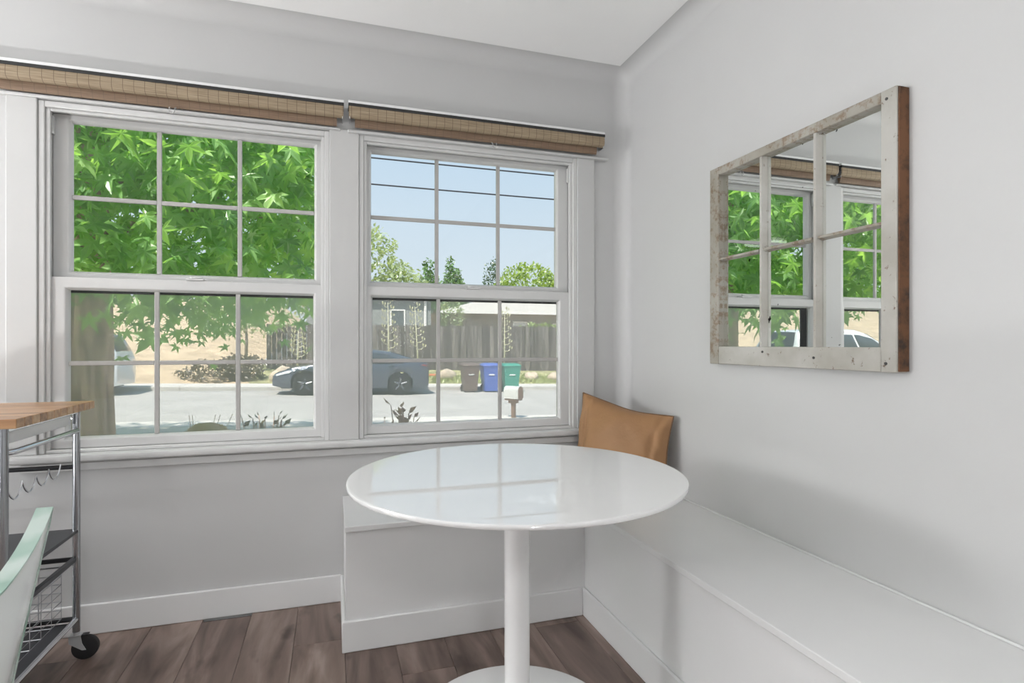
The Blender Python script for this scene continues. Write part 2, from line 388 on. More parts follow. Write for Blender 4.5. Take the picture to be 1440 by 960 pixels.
# unseen roof, its eave over the window wall sized to block sun
box('roof', XL-.6, .8, YB-.6, .78, 2.62, 2.75, 'exterior_white', bevel=0, kind='structure')
# floor and planks
fl = box('floor', XL, 0, YB, 0, -.06, -.0125, 'dark_gap', bevel=0, kind='structure')
PW, PL = .178, 1.22
pm = MB().box(-PW/2+.0005, PW/2-.0005, -PL/2+.0005, PL/2-.0005, -.012, 0)
plank0 = pm.build('plank', 'floor_wood', bevel=.001, seg=1); plank0.parent = fl
FO = ORG[fl]; first = True; x = -PW/2-.437+.14
ci = 0
halves = {}
while x > -3.65:
    y = -.012-PL/2 - (ci*.46 % PL) + PL
    while y > -3.4:
        y0, y1 = max(y-PL/2, YB), min(y+PL/2, -.004)
        if y1-y0 > .04 and y < .6:
            if y1-y0 > PL-.01:
                o = plank0 if first else dup(plank0, 'plank'); first = False
                o.location = Vector((x, y, -.012))-FO
            else:
                o = MB().box(x-PW/2+.0005, x+PW/2-.0005, y0+.0005, y1-.0005, -.012, 0).build('plank', 'floor_wood', fl, bevel=.001, seg=1)
        y -= PL
    x -= PW; ci += 1
# baseboards
def skirting(name, x0, x1, y0, y1, parent=None, kind='structure', h=.115):
    return box(name, x0, x1, y0, y1, 0, h, 'bench_paint', parent, bevel=.004, kind=kind)
skirting('baseboard_back', XL, -1.372, -.013, 0)
skirting('baseboard_left', XL, XL+.013, YB, -.013)

# ------------------------------------------------------------------ windows
box('trim_4', -2.543, W1[0], -.014, 0, .69, 2.012, 'trim_paint', kind='structure')            # left casing
box('trim_5', W1[1], W2[0], -.014, 0, .69, 2.02, 'trim_paint', kind='structure')              # mullion casing
box('trim_6', W2[1], -.180, -.014, 0, .69, 2.012, 'trim_paint', kind='structure')             # right casing
m = MB(); m.box(-2.56, -1.375, -.022, 0, 2.010, 2.022); m.box(-1.345, -.112, -.030, 0, 2.006, 2.018); m.build('trim_7', 'trim_paint', bevel=.003, kind='structure', smooth=True)
m = MB().prism_x([(.12, .655), (-.030, .659), (-.040, .666), (-.043, .677), (-.040, .686), (-.032, .690), (.0, .690), (.12, .700)], -2.52, -.185)
m.build('trim_8', 'sill_paint', kind='structure', smooth=True)                                # stool
box('trim_9', -2.50, -.20, -.018, 0, .626, .655, 'trim_paint', kind='structure')              # apron

def sash(par, name, gx0, gx1, gz0, gz1, ox0, ox1, oz0, oz1, y0, y1):
    m = MB(); yi = (y0+y1)/2
    # mitred frame with a sloped glazing bead
    def ring(x0, x1, z0, z1, y): return [(x0, y, z0), (x1, y, z0), (x1, y, z1), (x0, y, z1)]
    b = .009
    rings = [ring(ox0, ox1, oz0, oz1, y1), ring(ox0, ox1, oz0, oz1, y0), ring(gx0-b, gx1+b, gz0-b, gz1+b, y0), ring(gx0, gx1, gz0, gz1, yi-.003), ring(gx0, gx1, gz0, gz1, y1)]
    n = 4; vs = [p for r in rings for p in r]; fs = []
    for i in range(5):
        for j in range(4):
            k = (j+1) % 4; i2 = (i+1) % 5
            fs.append((i*4+j, i*4+k, i2*4+k, i2*4+j))
    m.add(vs, fs)
    s = m.build(name, 'vinyl', par, bevel=.0025, smooth=True)
    mw = .0085; W = gx1-gx0; H = gz1-gz0; zm = (gz0+gz1)/2
    for k in (1, 2):
        xc = gx0+W*k/3
        box('muntin', xc-mw, xc+mw, yi-.006, yi+.006, gz0, gz1, 'grid_bar', s, bevel=.002)
    for k in range(3):
        xa = gx0+W*k/3+(mw if k else 0); xb = gx0+W*(k+1)/3-(mw if k < 2 else 0)
        box('muntin', xa, xb, yi-.0058, yi+.0058, zm-mw, zm+mw, 'grid_bar', s, bevel=.002)
        for za, zb in ((gz0, zm-mw), (zm+mw, gz1)):
            MB().add([(xa, yi, za), (xb, yi, za), (xb, yi, zb), (xa, yi, zb)], [(0, 1, 2, 3)]).build('pane', 'window_glass', s)
    return s
def window(name, X, gx, label):
    x0, x1 = X
    p = thing(name, ((x0+x1)/2, 0, .69), label, None, None, 'structure')
    m = MB()
    # jambs and head with an inner stop lip
    for (a, b_) in ((x0, x0+.020), (x1-.020, x1)): m.box(a, b_, -.006, .125, .69, 2.008)
    m.box(x0+.020, x1-.020, -.006, .125, 1.985, 2.008); m.box(x0+.020, x1-.020, .0, .125, .69, .704)
    m.build('jamb', 'vinyl', p, bevel=.003, smooth=True)
    m = MB()
    for (a, b_) in ((x0+.020, x0+.034), (x1-.034, x1-.020)): m.box(a, b_, .004, .016, .704, 1.985)
    m.box(x0+.034, x1-.034, .004, .016, 1.974, 1.985)
    m.build('inner_stop', 'vinyl', p, bevel=.002, smooth=True)
    up = sash(p, 'upper_sash', gx[0], gx[1], 1.383, 1.957, x0+.021, x1-.021, 1.346, 1.984, .056, .086)
    lo = sash(p, 'lower_sash', gx[0]+.003, gx[1]-.003, .746, 1.308, x0+.021, x1-.021, .705, 1.356, .018, .050)
    xc = (x0+x1)/2
    m = MB(); m.box(xc-.032, xc+.032, .012, .052, 1.356, 1.364); m.tube([(xc-.012, .03, 1.364), (xc-.012, .03, 1.372)], .011, 12); m.box(xc-.014, xc+.026, .018, .03, 1.366, 1.372)
    m.build('sash_lock', 'vinyl', p, bevel=.0015, smooth=True)
    for xx in (x0+.024, x1-.032): box('tilt_stop', xx, xx+.008, .03, .052, 1.90, 1.968, 'vinyl', p, bevel=.002)
    # insect screen outside the lower sash
    m = MB(); a, b_, c, d, t, q = x0+.021, x1-.021, .706, 1.330, .028, .042
    m.box(a, b_, .096, .104, d-t, d); m.box(a, b_, .096, .104, c, c+.016); m.box(a, a+q, .096, .104, c+.016, d-t); m.box(b_-q, b_, .096, .104, c+.016, d-t)
    sc = m.build('screen_frame', 'car_trim', p)
    MB().add([(a+q, .1, c+.016), (b_-q, .1, c+.016), (b_-q, .1, d-t), (a+q, .1, d-t)], [(0, 1, 2, 3)]).build('screen_mesh', 'insect_mesh', sc)
    return p
window('window_1', W1, (-2.368, -1.483), 'white double hung window filled with green tree leaves')
window('window_2', W2, (-1.243, -.355), 'white double hung window with sky and dark power lines')

# ------------------------------------------------------------------ woven blinds
def blind(x0, x1, dz, label, hookx):
    p = thing('woven_blind', ((x0+x1)/2, -.03, 2.02+dz), label, 'blind', 'woven blinds above the windows')
    z = dz
    box('headrail', x0, x1, -.068, 0, 2.115+z, 2.127+z, 'white_plastic', p, bevel=.002)
    box('head_strip', x0, x1, -.0685, -.002, 2.103+z, 2.115+z, 'dark_gap', p, bevel=0)  # black strip between headrail and valance
    # curled valance
    prof = [(-.066, 2.103+z), (-.068, 2.09+z), (-.068, 2.078+z)] + [(-.049-.019*math.cos(a), 2.076+z-.019*math.sin(a)) for a in np.linspace(0, PI*.9, 9)]
    inner = [(y+.003*(1 if i < 3 else .6), zz+(.0 if i < 3 else .0022)) for i, (y, zz) in enumerate(prof)]
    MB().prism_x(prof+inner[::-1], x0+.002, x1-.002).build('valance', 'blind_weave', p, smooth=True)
    a0, a1 = x0+.028, x1-.028
    pr = [(-.026+.010*math.cos(a), 2.060+z+.032*math.sin(a)) for a in np.linspace(0, 2*PI, 18)[:-1]]
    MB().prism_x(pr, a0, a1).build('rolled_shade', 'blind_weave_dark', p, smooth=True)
    for xx in (x0+.004, x1-.007): box('end_bracket', xx, xx+.003, -.060, -.004, 2.050+z, 2.106+z, 'chrome', p, bevel=.001)
    m = MB()
    for hx in hookx: 
        m = MB(); m.tube([(hx-.010, -.034, 2.028+z), (hx-.010, -.048, 2.02+z), (hx-.008, -.050, 2.004+z), (hx, -.050, 1.998+z), (hx+.008, -.050, 2.004+z), (hx+.010, -.048, 2.02+z), (hx+.010, -.034, 2.028+z)], .0022, 6)
        m.build('cord_clip', 'clear_plastic', p, smooth=True)
    L = x1-x0
    for f in (.02, .36, .97) if x0 < -2 else (.04, .4, .97):
        xx = x0+L*f
        if xx > -2.7: MB().tube([(xx-.011, -.02, 2.134+z), (xx-.002, -.014, 2.137+z), (xx+.010, -.018, 2.134+z)], .0035, 6).build('mount_screw', 'screw_metal', p, smooth=True)
    return p
blind(-2.86, -1.362, -.004, 'long woven beige blind rolled up above the left window', (-2.0, ))
blind(-1.344, -.150, .0, 'woven beige blind rolled up above the right window', (-.70, ))

# ------------------------------------------------------------------ built-in bench
SE = .449
p = thing('corner_bench', (-.45, -.45, 0), 'white built-in L-shaped corner bench along window and right wall', 'bench')
BE, BF, BY = -1.362, -.426, -5.0
m = MB().box(BE, -.002, -.426, -.002, 0, SE-.02); m.build('bench_box', 'bench_paint', p)
m = MB().box(BF, -.002, BY, -.427, 0, SE-.02); m.build('bench_box', 'bench_paint', p)
box('seat_board', BE-.004, -.002, -.437, -.002, SE-.02, SE, 'bench_paint', p, bevel=.0025)
box('seat_board', -.437, -.002, BY-.003, -.4375, SE-.02, SE, 'bench_paint', p, bevel=.0025)
skirting('skirting_board', BE-.013, BF-.013, -.439, -.426, p, None, .112)
skirting('skirting_board', BE-.013, BE, -.426, -.002, p, None, .112)
skirting('skirting_board', BF-.013, BF, BY, -.426, p, None, .112)
box('back_strip', -.0065, -.0005, BY, -.45, SE, SE+.007, 'bench_paint', p, bevel=.002)

# ------------------------------------------------------------------ table
TC = (-.899, -.982, 0); TR, TZ = .474, .731
p = thing('pedestal_table', TC, 'round glossy white pedestal dining table in front of the bench', 'table')
MB().lathe([(.001, TZ), (.15, TZ), (.30, TZ), (TR-.03, TZ), (TR-.008, TZ), (TR-.004, TZ-.0001), (TR-.001, TZ-.001), (TR, TZ-.0035), (TR, TZ-.009), (TR-.002, TZ-.012), (TR-.055, TZ-.026), (.001, TZ-.026)], TC, 128).build('tabletop', 'table_white', p, smooth=True)
MB().lathe([(.12, TZ-.026), (.12, TZ-.032), (.042, TZ-.036), (.037, TZ-.06), (.0365, .30), (.0365, .06), (.038, .035), (.046, .024), (.05, .020)], TC, 48).build('column', 'table_leg_white', p, smooth=True)
MB().lathe([(.001, .021), (.05, .021), (.20, .016), (.285, .010), (.296, .006), (.297, .0), (.001, .0)], TC, 96).build('base', 'table_leg_white', p, smooth=True)

# ------------------------------------------------------------------ cushion
def cushion():
    TL, TRc = Vector((-.262, -.060, .868)), Vector((-.030, -.462, .796)); BL, BR = Vector((-.352, -.110, .455)), Vector((-.085, -.500, .455))
    nrm = (TRc-TL).cross(BL-TL).normalized()
    if nrm.x > 0: nrm = -nrm
    N, M = 44, 36; p = thing('throw_cushion', (-.2, -.29, SE), 'brown throw cushion leaning in the corner of the white bench', 'cushion')
    def P(u, v, side):
        q = TL.lerp(TRc, u).lerp(BL.lerp(BR, u), v)
        cu, cv = 2*u-1, 2*v-1
        # pincushion edges
        ctr = (TL+TRc+BL+BR)/4
        pin = .075*((1-cu*cu)*abs(cv)**3 + (1-cv*cv)*abs(cu)**3)
        q = q.lerp(ctr, pin)
        t = max(0, (1-abs(cu)**2.6))**.62*max(0, (1-abs(cv)**2.6))**.62
        wr = .010*math.sin(13*u+5*v)*math.sin(4*v+1)+.006*math.sin(26*(u-.6*v))*(abs(cu)**1.5)
        dip = -.010*math.exp(-((u-.62)/.28)**2)*max(0, 1-v/.35)**1.2
        q = q + Vector((0, 0, dip))
        th = .098 if side > 0 else .05
        cre = -.016*math.exp(-((u-.11-.10*v)/.028)**2)-.014*math.exp(-((u-.90+.10*(v-.2))/.026)**2)-.010*math.exp(-((u-.80-.25*v)/.03)**2)*max(0, 1-2.2*v)
        return q + nrm*side*(th*t + (wr+cre)*min(1, t*3)*(1 if side > 0 else 0))
    m = MB()
    for side in (1, -1):
        vs = [P(i/N, j/M, side) for j in range(M+1) for i in range(N+1)]
        m.add(vs, [(j*(N+1)+i, j*(N+1)+i+1, (j+1)*(N+1)+i+1, (j+1)*(N+1)+i) for j in range(M) for i in range(N)])
    m.build('cover', 'cushion_fabric', p, smooth='all', sub=1)
    loop = [P(i/N, 0, 1) for i in range(N)] + [P(1, j/M, 1) for j in range(M)] + [P(1-i/N, 1, 1) for i in range(N)] + [P(0, 1-j/M, 1) for j in range(M+1)]
    MB().tube(loop, .0035, 6).build('piping', 'cushion_piping', p, smooth='all')
cushion()

# ------------------------------------------------------------------ mirror made from an old sash
def mirror():
    ya, yb, za, zb, T = -.715, -1.463, 1.027, 1.760, .040
    p = thing('window_sash_mirror', (0, (ya+yb)/2, za), 'weathered old window sash with peeling white paint used as six pane mirror', 'mirror')
    gy0, gy1, gz0, gz1 = -.765, -1.415, 1.092, 1.730
    box('stile', -T, -.001, ya, gy0, za, zb, 'peeling_paint_worn', p, bevel=.003)
    box('stile', -T, -.001, gy1, yb+.004, za, zb, 'peeling_paint', p, bevel=.003)
    tag(box('outer_edge', -T+.004, -.001, yb+.0038, yb, za+.003, zb-.003, 'bare_old_wood', p, bevel=.0015), 'bare reddish brown wood edge')
    box('rail', -T+.0005, -.001, gy1, gy0, gz1, zb, 'peeling_paint_worn', p, bevel=.003)
    box('rail', -T+.0005, -.001, gy1, gy0, za, gz0, 'peeling_paint', p, bevel=.003)
    mys = [-.978, -1.200]; mz = 1.417; mw = .011
    zs = [(gz0, mz-mw*.7), (mz+mw*.7, gz1)]; ys = [(gy0, mys[0]+mw), (mys[0]-mw, mys[1]+mw), (mys[1]-mw, gy1)]
    def bar_v(y):
        MB().loft([[(-.014, y-mw, z), (-.020, y-mw, z), (-.036, y-mw*.45, z), (-.036, y+mw*.45, z), (-.020, y+mw, z), (-.014, y+mw, z)] for z in (gz0, gz1)]).build('muntin', 'peeling_paint', p)
    for y in mys: bar_v(y)
    hw = mw*.7
    for a, b_ in ys:
        MB().loft([[(-.014, y, mz-hw), (-.020, y, mz-hw), (-.036, y, mz-hw*.45), (-.036, y, mz+hw*.45), (-.020, y, mz+hw), (-.014, y, mz+hw)] for y in (a, b_)]).build('muntin', 'peeling_paint_worn', p)
        for c, d in zs:
            MB().box(-.017, -.013, b_, a, c, d).build('pane', 'mirror_glass', p)
    for (y, z) in ((-1.432, 1.735), (-1.43, 1.05), (-.99, 1.075), (-1.2, 1.06)):
        MB().disc_x([(.004, -.0415), (.004, -.039)], (0, y, z), 10, 'x').build('nail', 'screw_metal', p)
mirror()

# ------------------------------------------------------------------ kitchen cart
def cart():
    X1, YA, YC = -2.213, -.170, -.688; X0 = -2.86; ZT = .900
    p = thing('kitchen_cart', ((X0+X1)/2, (YA+YC)/2, 0), 'steel kitchen cart with butcher block top and wire basket at left edge', 'cart')
    n = 12; wd = (YA-YC)/n
    top = thing('worktop', (X0, YC, ZT-.026)); top.parent = p; top.location = Vector((X0, YC, ZT-.026))-ORG[p]
    s0 = MB().box(X0, X1, YC+.0004, YC+wd-.0004, ZT-.026, ZT).build('stave', 'butcher_block', top, bevel=.0015, seg=1)
    for k in range(1, n): dup(s0, 'stave', top, (0, wd*k, 0))
    lx = (X0+.035, -2.258); ly = (-.196, -.652)
    for a in lx:
        for b_ in ly:
            MB().tube([(a, b_, .10), (a, b_, ZT-.026)], .0115, 16).build('leg', 'leg_steel', p, smooth=True)
    # apron drawer and side rails
    box('drawer', X0+.06, -2.268, YC+.05, YA-.045, .822, ZT-.028, 'white_plastic', p, bevel=.003)
    for a in (lx[1], lx[0]):
        box('top_rail', a-.004, a+.008, ly[1]+.012, ly[0]-.012, ZT-.040, ZT-.027, 'chrome', p, bevel=.002)
        MB().tube([(a, ly[1]+.01, .803), (a+.012, ly[1]+.03, .803), (a+.012, ly[0]-.03, .803), (a, ly[0]-.01, .803)], .0085, 10).build('towel_bar', 'chrome', p, smooth=True)
    for b_ in ly:
        MB().tube([(lx[0], b_, .674), (lx[1], b_, .674)], .008, 10).build('cross_bar', 'black_metal' if b_ == ly[0] else 'brushed_steel', p, smooth=True)
    # scalloped hook wire hanging on the side
    pts = []
    ys = np.linspace(-.30, -.62, 5)
    for i in range(4):
        for k in range(10):
            t = k/10; pts.append((lx[1]-.006, ys[i]+(ys[i+1]-ys[i])*t, .703-.040*math.sin(PI*t)**.75))
    pts.append((lx[1]-.006, ys[-1], .703))
    MB().tube(pts, .0024, 8).build('hook_rail', 'chrome', p, smooth=True)
    # shelves
    box('shelf', lx[0]-.005, lx[1]+.008, ly[1]-.005, ly[0]+.005, .445, .457, 'dark_shelf', p, bevel=.002)
    box('shelf', lx[0]-.005, lx[1]-.012, ly[1]+.012, ly[0]-.012, .128, .136, 'dark_shelf', p, bevel=.002)
    for a in lx: MB().tube([(a, ly[1], .144), (a, ly[0], .144)], .0085, 10).build('bottom_rail', 'chrome', p, smooth=True)
    for b_ in ly: MB().tube([(lx[0], b_, .144), (lx[1], b_, .144)], .0085, 10).build('bottom_rail', 'black_metal', p, smooth=True)
    # basket runners and wire basket
    for a in lx: box('basket_runner', a-.010, a+.004, ly[1]+.01, ly[0]-.01, .346, .362, 'dark_shelf', p, bevel=.002)
    MB().tube([(lx[0], ly[0], .352), (lx[1], ly[0], .352)], .008, 10).build('cross_bar', 'black_metal', p, smooth=True)
    bk = thing('wire_basket', (0, 0, 0)); bk.parent = p; bk.location = -ORG[p]
    bx0, bx1, by0, by1, bz0, bz1 = lx[0]+.03, lx[1]-.025, ly[1]+.03, ly[0]-.05, .170, .345
    def w(pts, r=.0018, nm='wire'): MB().tube(pts, r, 6).build(nm, 'brushed_steel', bk)
    for z in np.linspace(bz0, bz1, 7):
        w([(bx0, by0, z), (bx1, by0, z), (bx1, by1, z), (bx0, by1, z), (bx0, by0, z)], .003 if z > bz1-.01 else .0018)
    for y in np.linspace(by0+.03, by1, 6):
        w([(bx1, y, bz1), (bx1, y, bz0), (bx0, y, bz0), (bx0, y, bz1)])
    for xx in np.linspace(bx0, bx1, 9)[1:-1]:
        w([(xx, by0, bz1), (xx, by0, bz0), (xx, by1, bz0), (xx, by1, bz1)])
    # castors
    for i, a in enumerate(lx):
        for j, b_ in enumerate(ly):
            c = thing('castor', (0, 0, 0)); c.parent = p; c.location = -ORG[p]
            ox, oy = (.026, .004)
            wc = (a+ox, b_+oy, .041)
            MB().disc_x([(.030, -.011), (.040, -.009), (.041, 0), (.040, .009), (.030, .011)], wc, 28, 'y').build('wheel', 'rubber', c, smooth=True)
            m = MB()
            for sgn in (-1, 1):
                m.loft([[(a-.020, b_+oy+sgn*.014+d, .086), (a+.016, b_+oy+sgn*.014+d, .086), (a+.020, b_+oy+sgn*.014+d, .060), (a+ox+.006, b_+oy+sgn*.014+d, .036), (a+ox-.006, b_+oy+sgn*.014+d, .036), (a-.018, b_+oy+sgn*.014+d, .062)] for d in (-.001, .001)])
            m.box(a-.020, a+.016, b_+oy-.015, b_+oy+.015, .084, .088)
            m.tube([(a, b_, .086), (a, b_, .104)], .010, 12)
            m.build('fork', 'zinc', c, smooth=True)
            box('brake_lever', a+.016, a+.036, b_+oy-.010, b_+oy+.010, .083, .087, 'black_metal', c, bevel=.001)
cart()

# ------------------------------------------------------------------ clear moulded chair
def chair():
    yc = -1.640
    p = thing('clear_chair', (-2.06, yc, 0), 'translucent moulded plastic chair with greenish rim in the lower left', 'chair')
    th = .022; N, M = 22, 14
    def S(u, v, off):          # u -1..1 across, v 0..1 seat to top; off = offset towards the sitter
        hw = .200+.060*v**1.3
        y = yc + u*hw
        z = .46 + v*(.292+.070*abs(u)**1.9)
        x = -1.900 + .062*v - .020*abs(u)**2.0*(.3+.7*v) + .018*math.sin(v*PI)*(1-u*u)
        k = .012*max(0, .5-abs(abs(u)-.55)*2)*(1-v)
        return (x-off+k, y, z)
    m = MB()
    for off in (0, th):
        m.add([S(-1+2*i/N, j/M, off) for j in range(M+1) for i in range(N+1)], [(j*(N+1)+i, j*(N+1)+i+1, (j+1)*(N+1)+i+1, (j+1)*(N+1)+i) for j in range(M) for i in range(N)])
    m.build('backrest', 'chair_clear', p, smooth='all')
    path = [(-1, j/M) for j in range(M+1)] + [(-1+2*i/N, 1) for i in range(1, N+1)] + [(1, 1-j/M) for j in range(1, M+1)]
    m = MB(); A = [S(u, v, -.001) for u, v in path]; B = [S(u, v, th+.001) for u, v in path]
    up = [Vector((0, u*.004*(v < .999), .003*(v > .99))) for u, v in path]
    n = len(path); A2 = [Vector(a)+d for a, d in zip(A, up)]; B2 = [Vector(b_)+d for b_, d in zip(B, up)]
    m.loft([[A[i], A2[i], B2[i], B[i]] for i in range(n)], True)
    m.build('rim', 'chair_rim', p, smooth=True)
    # seat
    prof = [(-1.925, .463), (-1.97, .452), (-2.06, .440), (-2.16, .440), (-2.26, .447), (-2.30, .437), (-2.305, .425), (-2.29, .418), (-2.16, .422), (-2.06, .422), (-1.97, .432), (-1.915, .445)]
    rings = []
    for k in range(15):
        u = -1+2*k/14; s = 1-.06*abs(u)**4
        rings.append([(-2.1+(x+2.1)*s, yc+u*.205*(1-.18*max(0, (x+2.1)/.2)**2), z-.004*u*u) for x, z in prof])
    MB().loft(rings, True).build('seat', 'chair_clear', p, smooth=True)
    for sx, sy in ((-2.27, 1), (-2.27, -1), (-1.95, 1), (-1.95, -1)):
        d = -.025 if sx < -2.1 else .05
        MB().tube([(sx, yc+sy*.15, .43), (sx+d*.4, yc+sy*.165, .25), (sx+d, yc+sy*.185, 0)], [.021, .018, .014], 12).build('leg', 'chair_clear', p, smooth=True)
chair()

# ------------------------------------------------------------------ unseen floor fill lights added to brighten the room, beside and behind the camera
for i, (lx_, ly_, pw) in enumerate(FILL_UPLIGHTS):
    p = thing('fill_uplighter', (lx_, ly_, 0), ['added drum fill light on the floor left of the kitchen cart', 'added drum fill light on the floor beside the long bench', 'added drum fill light on the floor at the rear wall'][i], 'lamp', 'added floor fill lights')
    MB().lathe([(.001, .0), (.135, .0), (.14, .02), (.14, .03), (.12, .035), (.12, .32), (.115, .325), (.108, .32), (.108, .29), (.001, .29)], (lx_, ly_, 0), 40).build('drum', 'white_plastic', p, smooth=True)
    MB().lathe([(.001, .30), (.10, .30), (.105, .306), (.001, .312)], (lx_, ly_, 0), 32).build('diffuser', 'fill_diffuser', p, smooth=True)
    ld = bpy.data.lights.new('fill_light', 'AREA'); ld.shape = 'DISK'; ld.size = .22; ld.energy = pw; ld.color = (.99, .995, 1)
    lo = bpy.data.objects.new('fill_light', ld); COL.objects.link(lo); lo.parent = p; lo.location = (0, 0, .326); lo.rotation_euler = (PI, 0, 0)

for i, (lx_, ly_, pw) in enumerate(FILL_CEILING):  # unseen ceiling fixtures, added as fill for the room
    p = thing('fill_ceiling_light', (lx_, ly_, ZC-.06), ['added ceiling fill light nearest the kitchen cart', 'added ceiling fill light nearest the long bench', 'added ceiling fill light in the rear room corner'][i], 'lamp', 'added ceiling fill lights')
    MB().lathe([(.22, ZC-.03), (.225, ZC-.001), (.001, ZC-.001)], (lx_, ly_, 0), 48).build('fill_base', 'white_plastic', p, smooth=True)
    MB().lathe([(.001, ZC-.062), (.12, ZC-.058), (.19, ZC-.045), (.215, ZC-.030), (.001, ZC-.030)], (lx_, ly_, 0), 48).build('diffuser', 'fill_diffuser', p, smooth=True)
    ld = bpy.data.lights.new('fill_light', 'AREA'); ld.shape = 'DISK'; ld.size = .5; ld.energy = pw; ld.color = (.99, .995, 1)
    lo = bpy.data.objects.new('fill_light', ld); COL.objects.link(lo); lo.parent = p; lo.location = (0, 0, -.012)

gx_, gy_, gz_, gr_, _ = FILL_GLOBE  # unseen globe, added to light the right wall from the left
p = thing('fill_globe', (gx_, gy_, 0), 'added globe fill light in the far left corner by the window wall', 'lamp')
MB().lathe([(.001, .0), (.14, .0), (.145, .012), (.11, .022), (.02, .03), (.001, .03)], (gx_, gy_, 0), 32).build('base', 'brushed_steel', p, smooth=True)
MB().tube([(gx_, gy_, .02), (gx_, gy_, gz_-gr_+.01)], .012, 12).build('pole', 'brushed_steel', p, smooth=True)
MB().lathe([(max(.004, gr_*math.sin(t)), -gr_*math.cos(t)) for t in np.linspace(.02, PI-.02, 22)], (gx_, gy_, gz_), 36).build('fill_shade', 'fill_globe_glow', p, smooth='all')

# ================================================================== outside
def zr(x): return -.475 - .022*(x+1)
def grid(name, mat, x0, x1, y0, y1, fn, nx=24, ny=8, label=None):
    m = MB(); xs = np.linspace(x0, x1, nx+1); ys = np.linspace(y0, y1, ny+1)
    m.add([(x, y, fn(x, y)) for y in ys for x in xs], [(j*(nx+1)+i, j*(nx+1)+i+1, (j+1)*(nx+1)+i+1, (j+1)*(nx+1)+i) for j in range(ny) for i in range(nx)])
    return m.build(name, mat, smooth='all', kind='structure')
grid('street', 'asphalt', -60, 60, 9.0, 17.5, lambda x, y: zr(x), 12, 2)
m = MB()
for xa in np.arange(-60, 60, 3.0):
    m.loft([[(x, 17.5, zr(x)-.02), (x, 17.5, zr(x)+.12), (x, 17.53, zr(x)+.14), (x, 18.75, zr(x)+.15), (x, 18.75, zr(x)-.1)] for x in (xa, xa+2.985)])
m.build('sidewalk', 'concrete', kind='structure')
m = MB()
for xa in np.arange(-60, 60, 3.0):
    m.loft([[(x, 9.0, zr(x)-.02), (x, 9.0, zr(x)+.10), (x, 8.97, zr(x)+.12), (x, 8.2, zr(x)+.12), (x, 8.2, zr(x)-.1)] for x in (xa, xa+2.985)])
m.build('kerb', 'concrete', kind='structure')
grid('yard_ground', 'yard_soil', -60, 60, .14, 8.22, lambda x, y: zr(x)+.115-.02*math.sin(x*1.3)*math.sin(y*1.1)*(y < 8), 60, 14)
sm = lambda a, b, t: (lambda q: q*q*(3-2*q))(min(1, max(0, (t-a)/(b-a))))
grid('garden_ground', 'garden_soil', -4.2, 60, 18.7, 23, lambda x, y: zr(x)+.14+(y-18.7)*.12, 40, 4)
grid('hillside', 'dry_hill', -70, -4.2, 18.7, 62, lambda x, y: zr(x)+.14+(y-18.7)*(.185 if y < 34 else .185-.002*(y-34))*(1-.35*sm(-7, -4.2, x))+.10*math.sin(x*.9+y*.5)*sm(19, 23, y), 60, 30)
grid('far_ground', 'dry_hill', -4.2, 90, 22.9, 120, lambda x, y: zr(min(x, 20))+.6, 10, 6)

# ---- foliage helpers
def leafmesh(lobed=True):
    if lobed:
        out = []
        for i, (ang, L) in enumerate(((-112, .62), (-56, .88), (0, 1.0), (56, .88), (112, .62))):
            a = math.radians(ang)
            out += [(a-.29, L*.56), (a, L), (a+.29, L*.56)]
            if i < 4: out.append((a+math.radians(28), .33))
        pts = [(r*math.sin(a), r*math.cos(a), (-.10*r*r if r > .6 else (.035 if r > .3 else -.03))) for a, r in out]
        pts.append((0, -.05, 0)); V = np.array([(0, .05, .03)]+pts)
        n = len(pts); F = np.array([(0, 1+i, 1+(i+1) % n) for i in range(n)])
        return V, F
    V = np.array([(0, 0, 0), (.28, .45, .06), (0, 1, -.05), (-.28, .45, .06)]); F = np.array([(0, 1, 2), (0, 2, 3)]); return V, F
def scatter_mesh(name, mat, P, Rm, S, V, F, parent, kind='stuff'):
    n = len(P)
    vs = np.einsum('nij,vj->nvi', Rm, V)*S[:, None, None] + P[:, None, :]
    vs = vs.reshape(-1, 3) - np.array(ORG[parent])
    fs = (F[None]+(np.arange(n)*len(V))[:, None, None]).reshape(-1, 3)
    me = bpy.data.meshes.new(name)
    me.vertices.add(len(vs)); me.vertices.foreach_set('co', vs.ravel().astype(np.float32))
    me.loops.add(len(fs)*3); me.loops.foreach_set('vertex_index', fs.ravel().astype(np.int32))
    me.polygons.add(len(fs)); me.polygons.foreach_set('loop_start', (np.arange(len(fs))*3).astype(np.int32)); me.polygons.foreach_set('loop_total', np.full(len(fs), 3, np.int32))
    me.update(calc_edges=True); me.validate(); me.materials.append(MATS[mat])
    o = bpy.data.objects.new(name, me); COL.objects.link(o); o.parent = parent; ORG[o] = ORG[parent]
    if kind: o['kind'] = kind
    return o
def frames(ydir, zdir):
    y = ydir/np.linalg.norm(ydir, axis=1, keepdims=True)
    x = np.cross(y, zdir); x /= np.linalg.norm(x, axis=1, keepdims=True)+1e-9
    z = np.cross(x, y); return np.stack([x, y, z], axis=2)

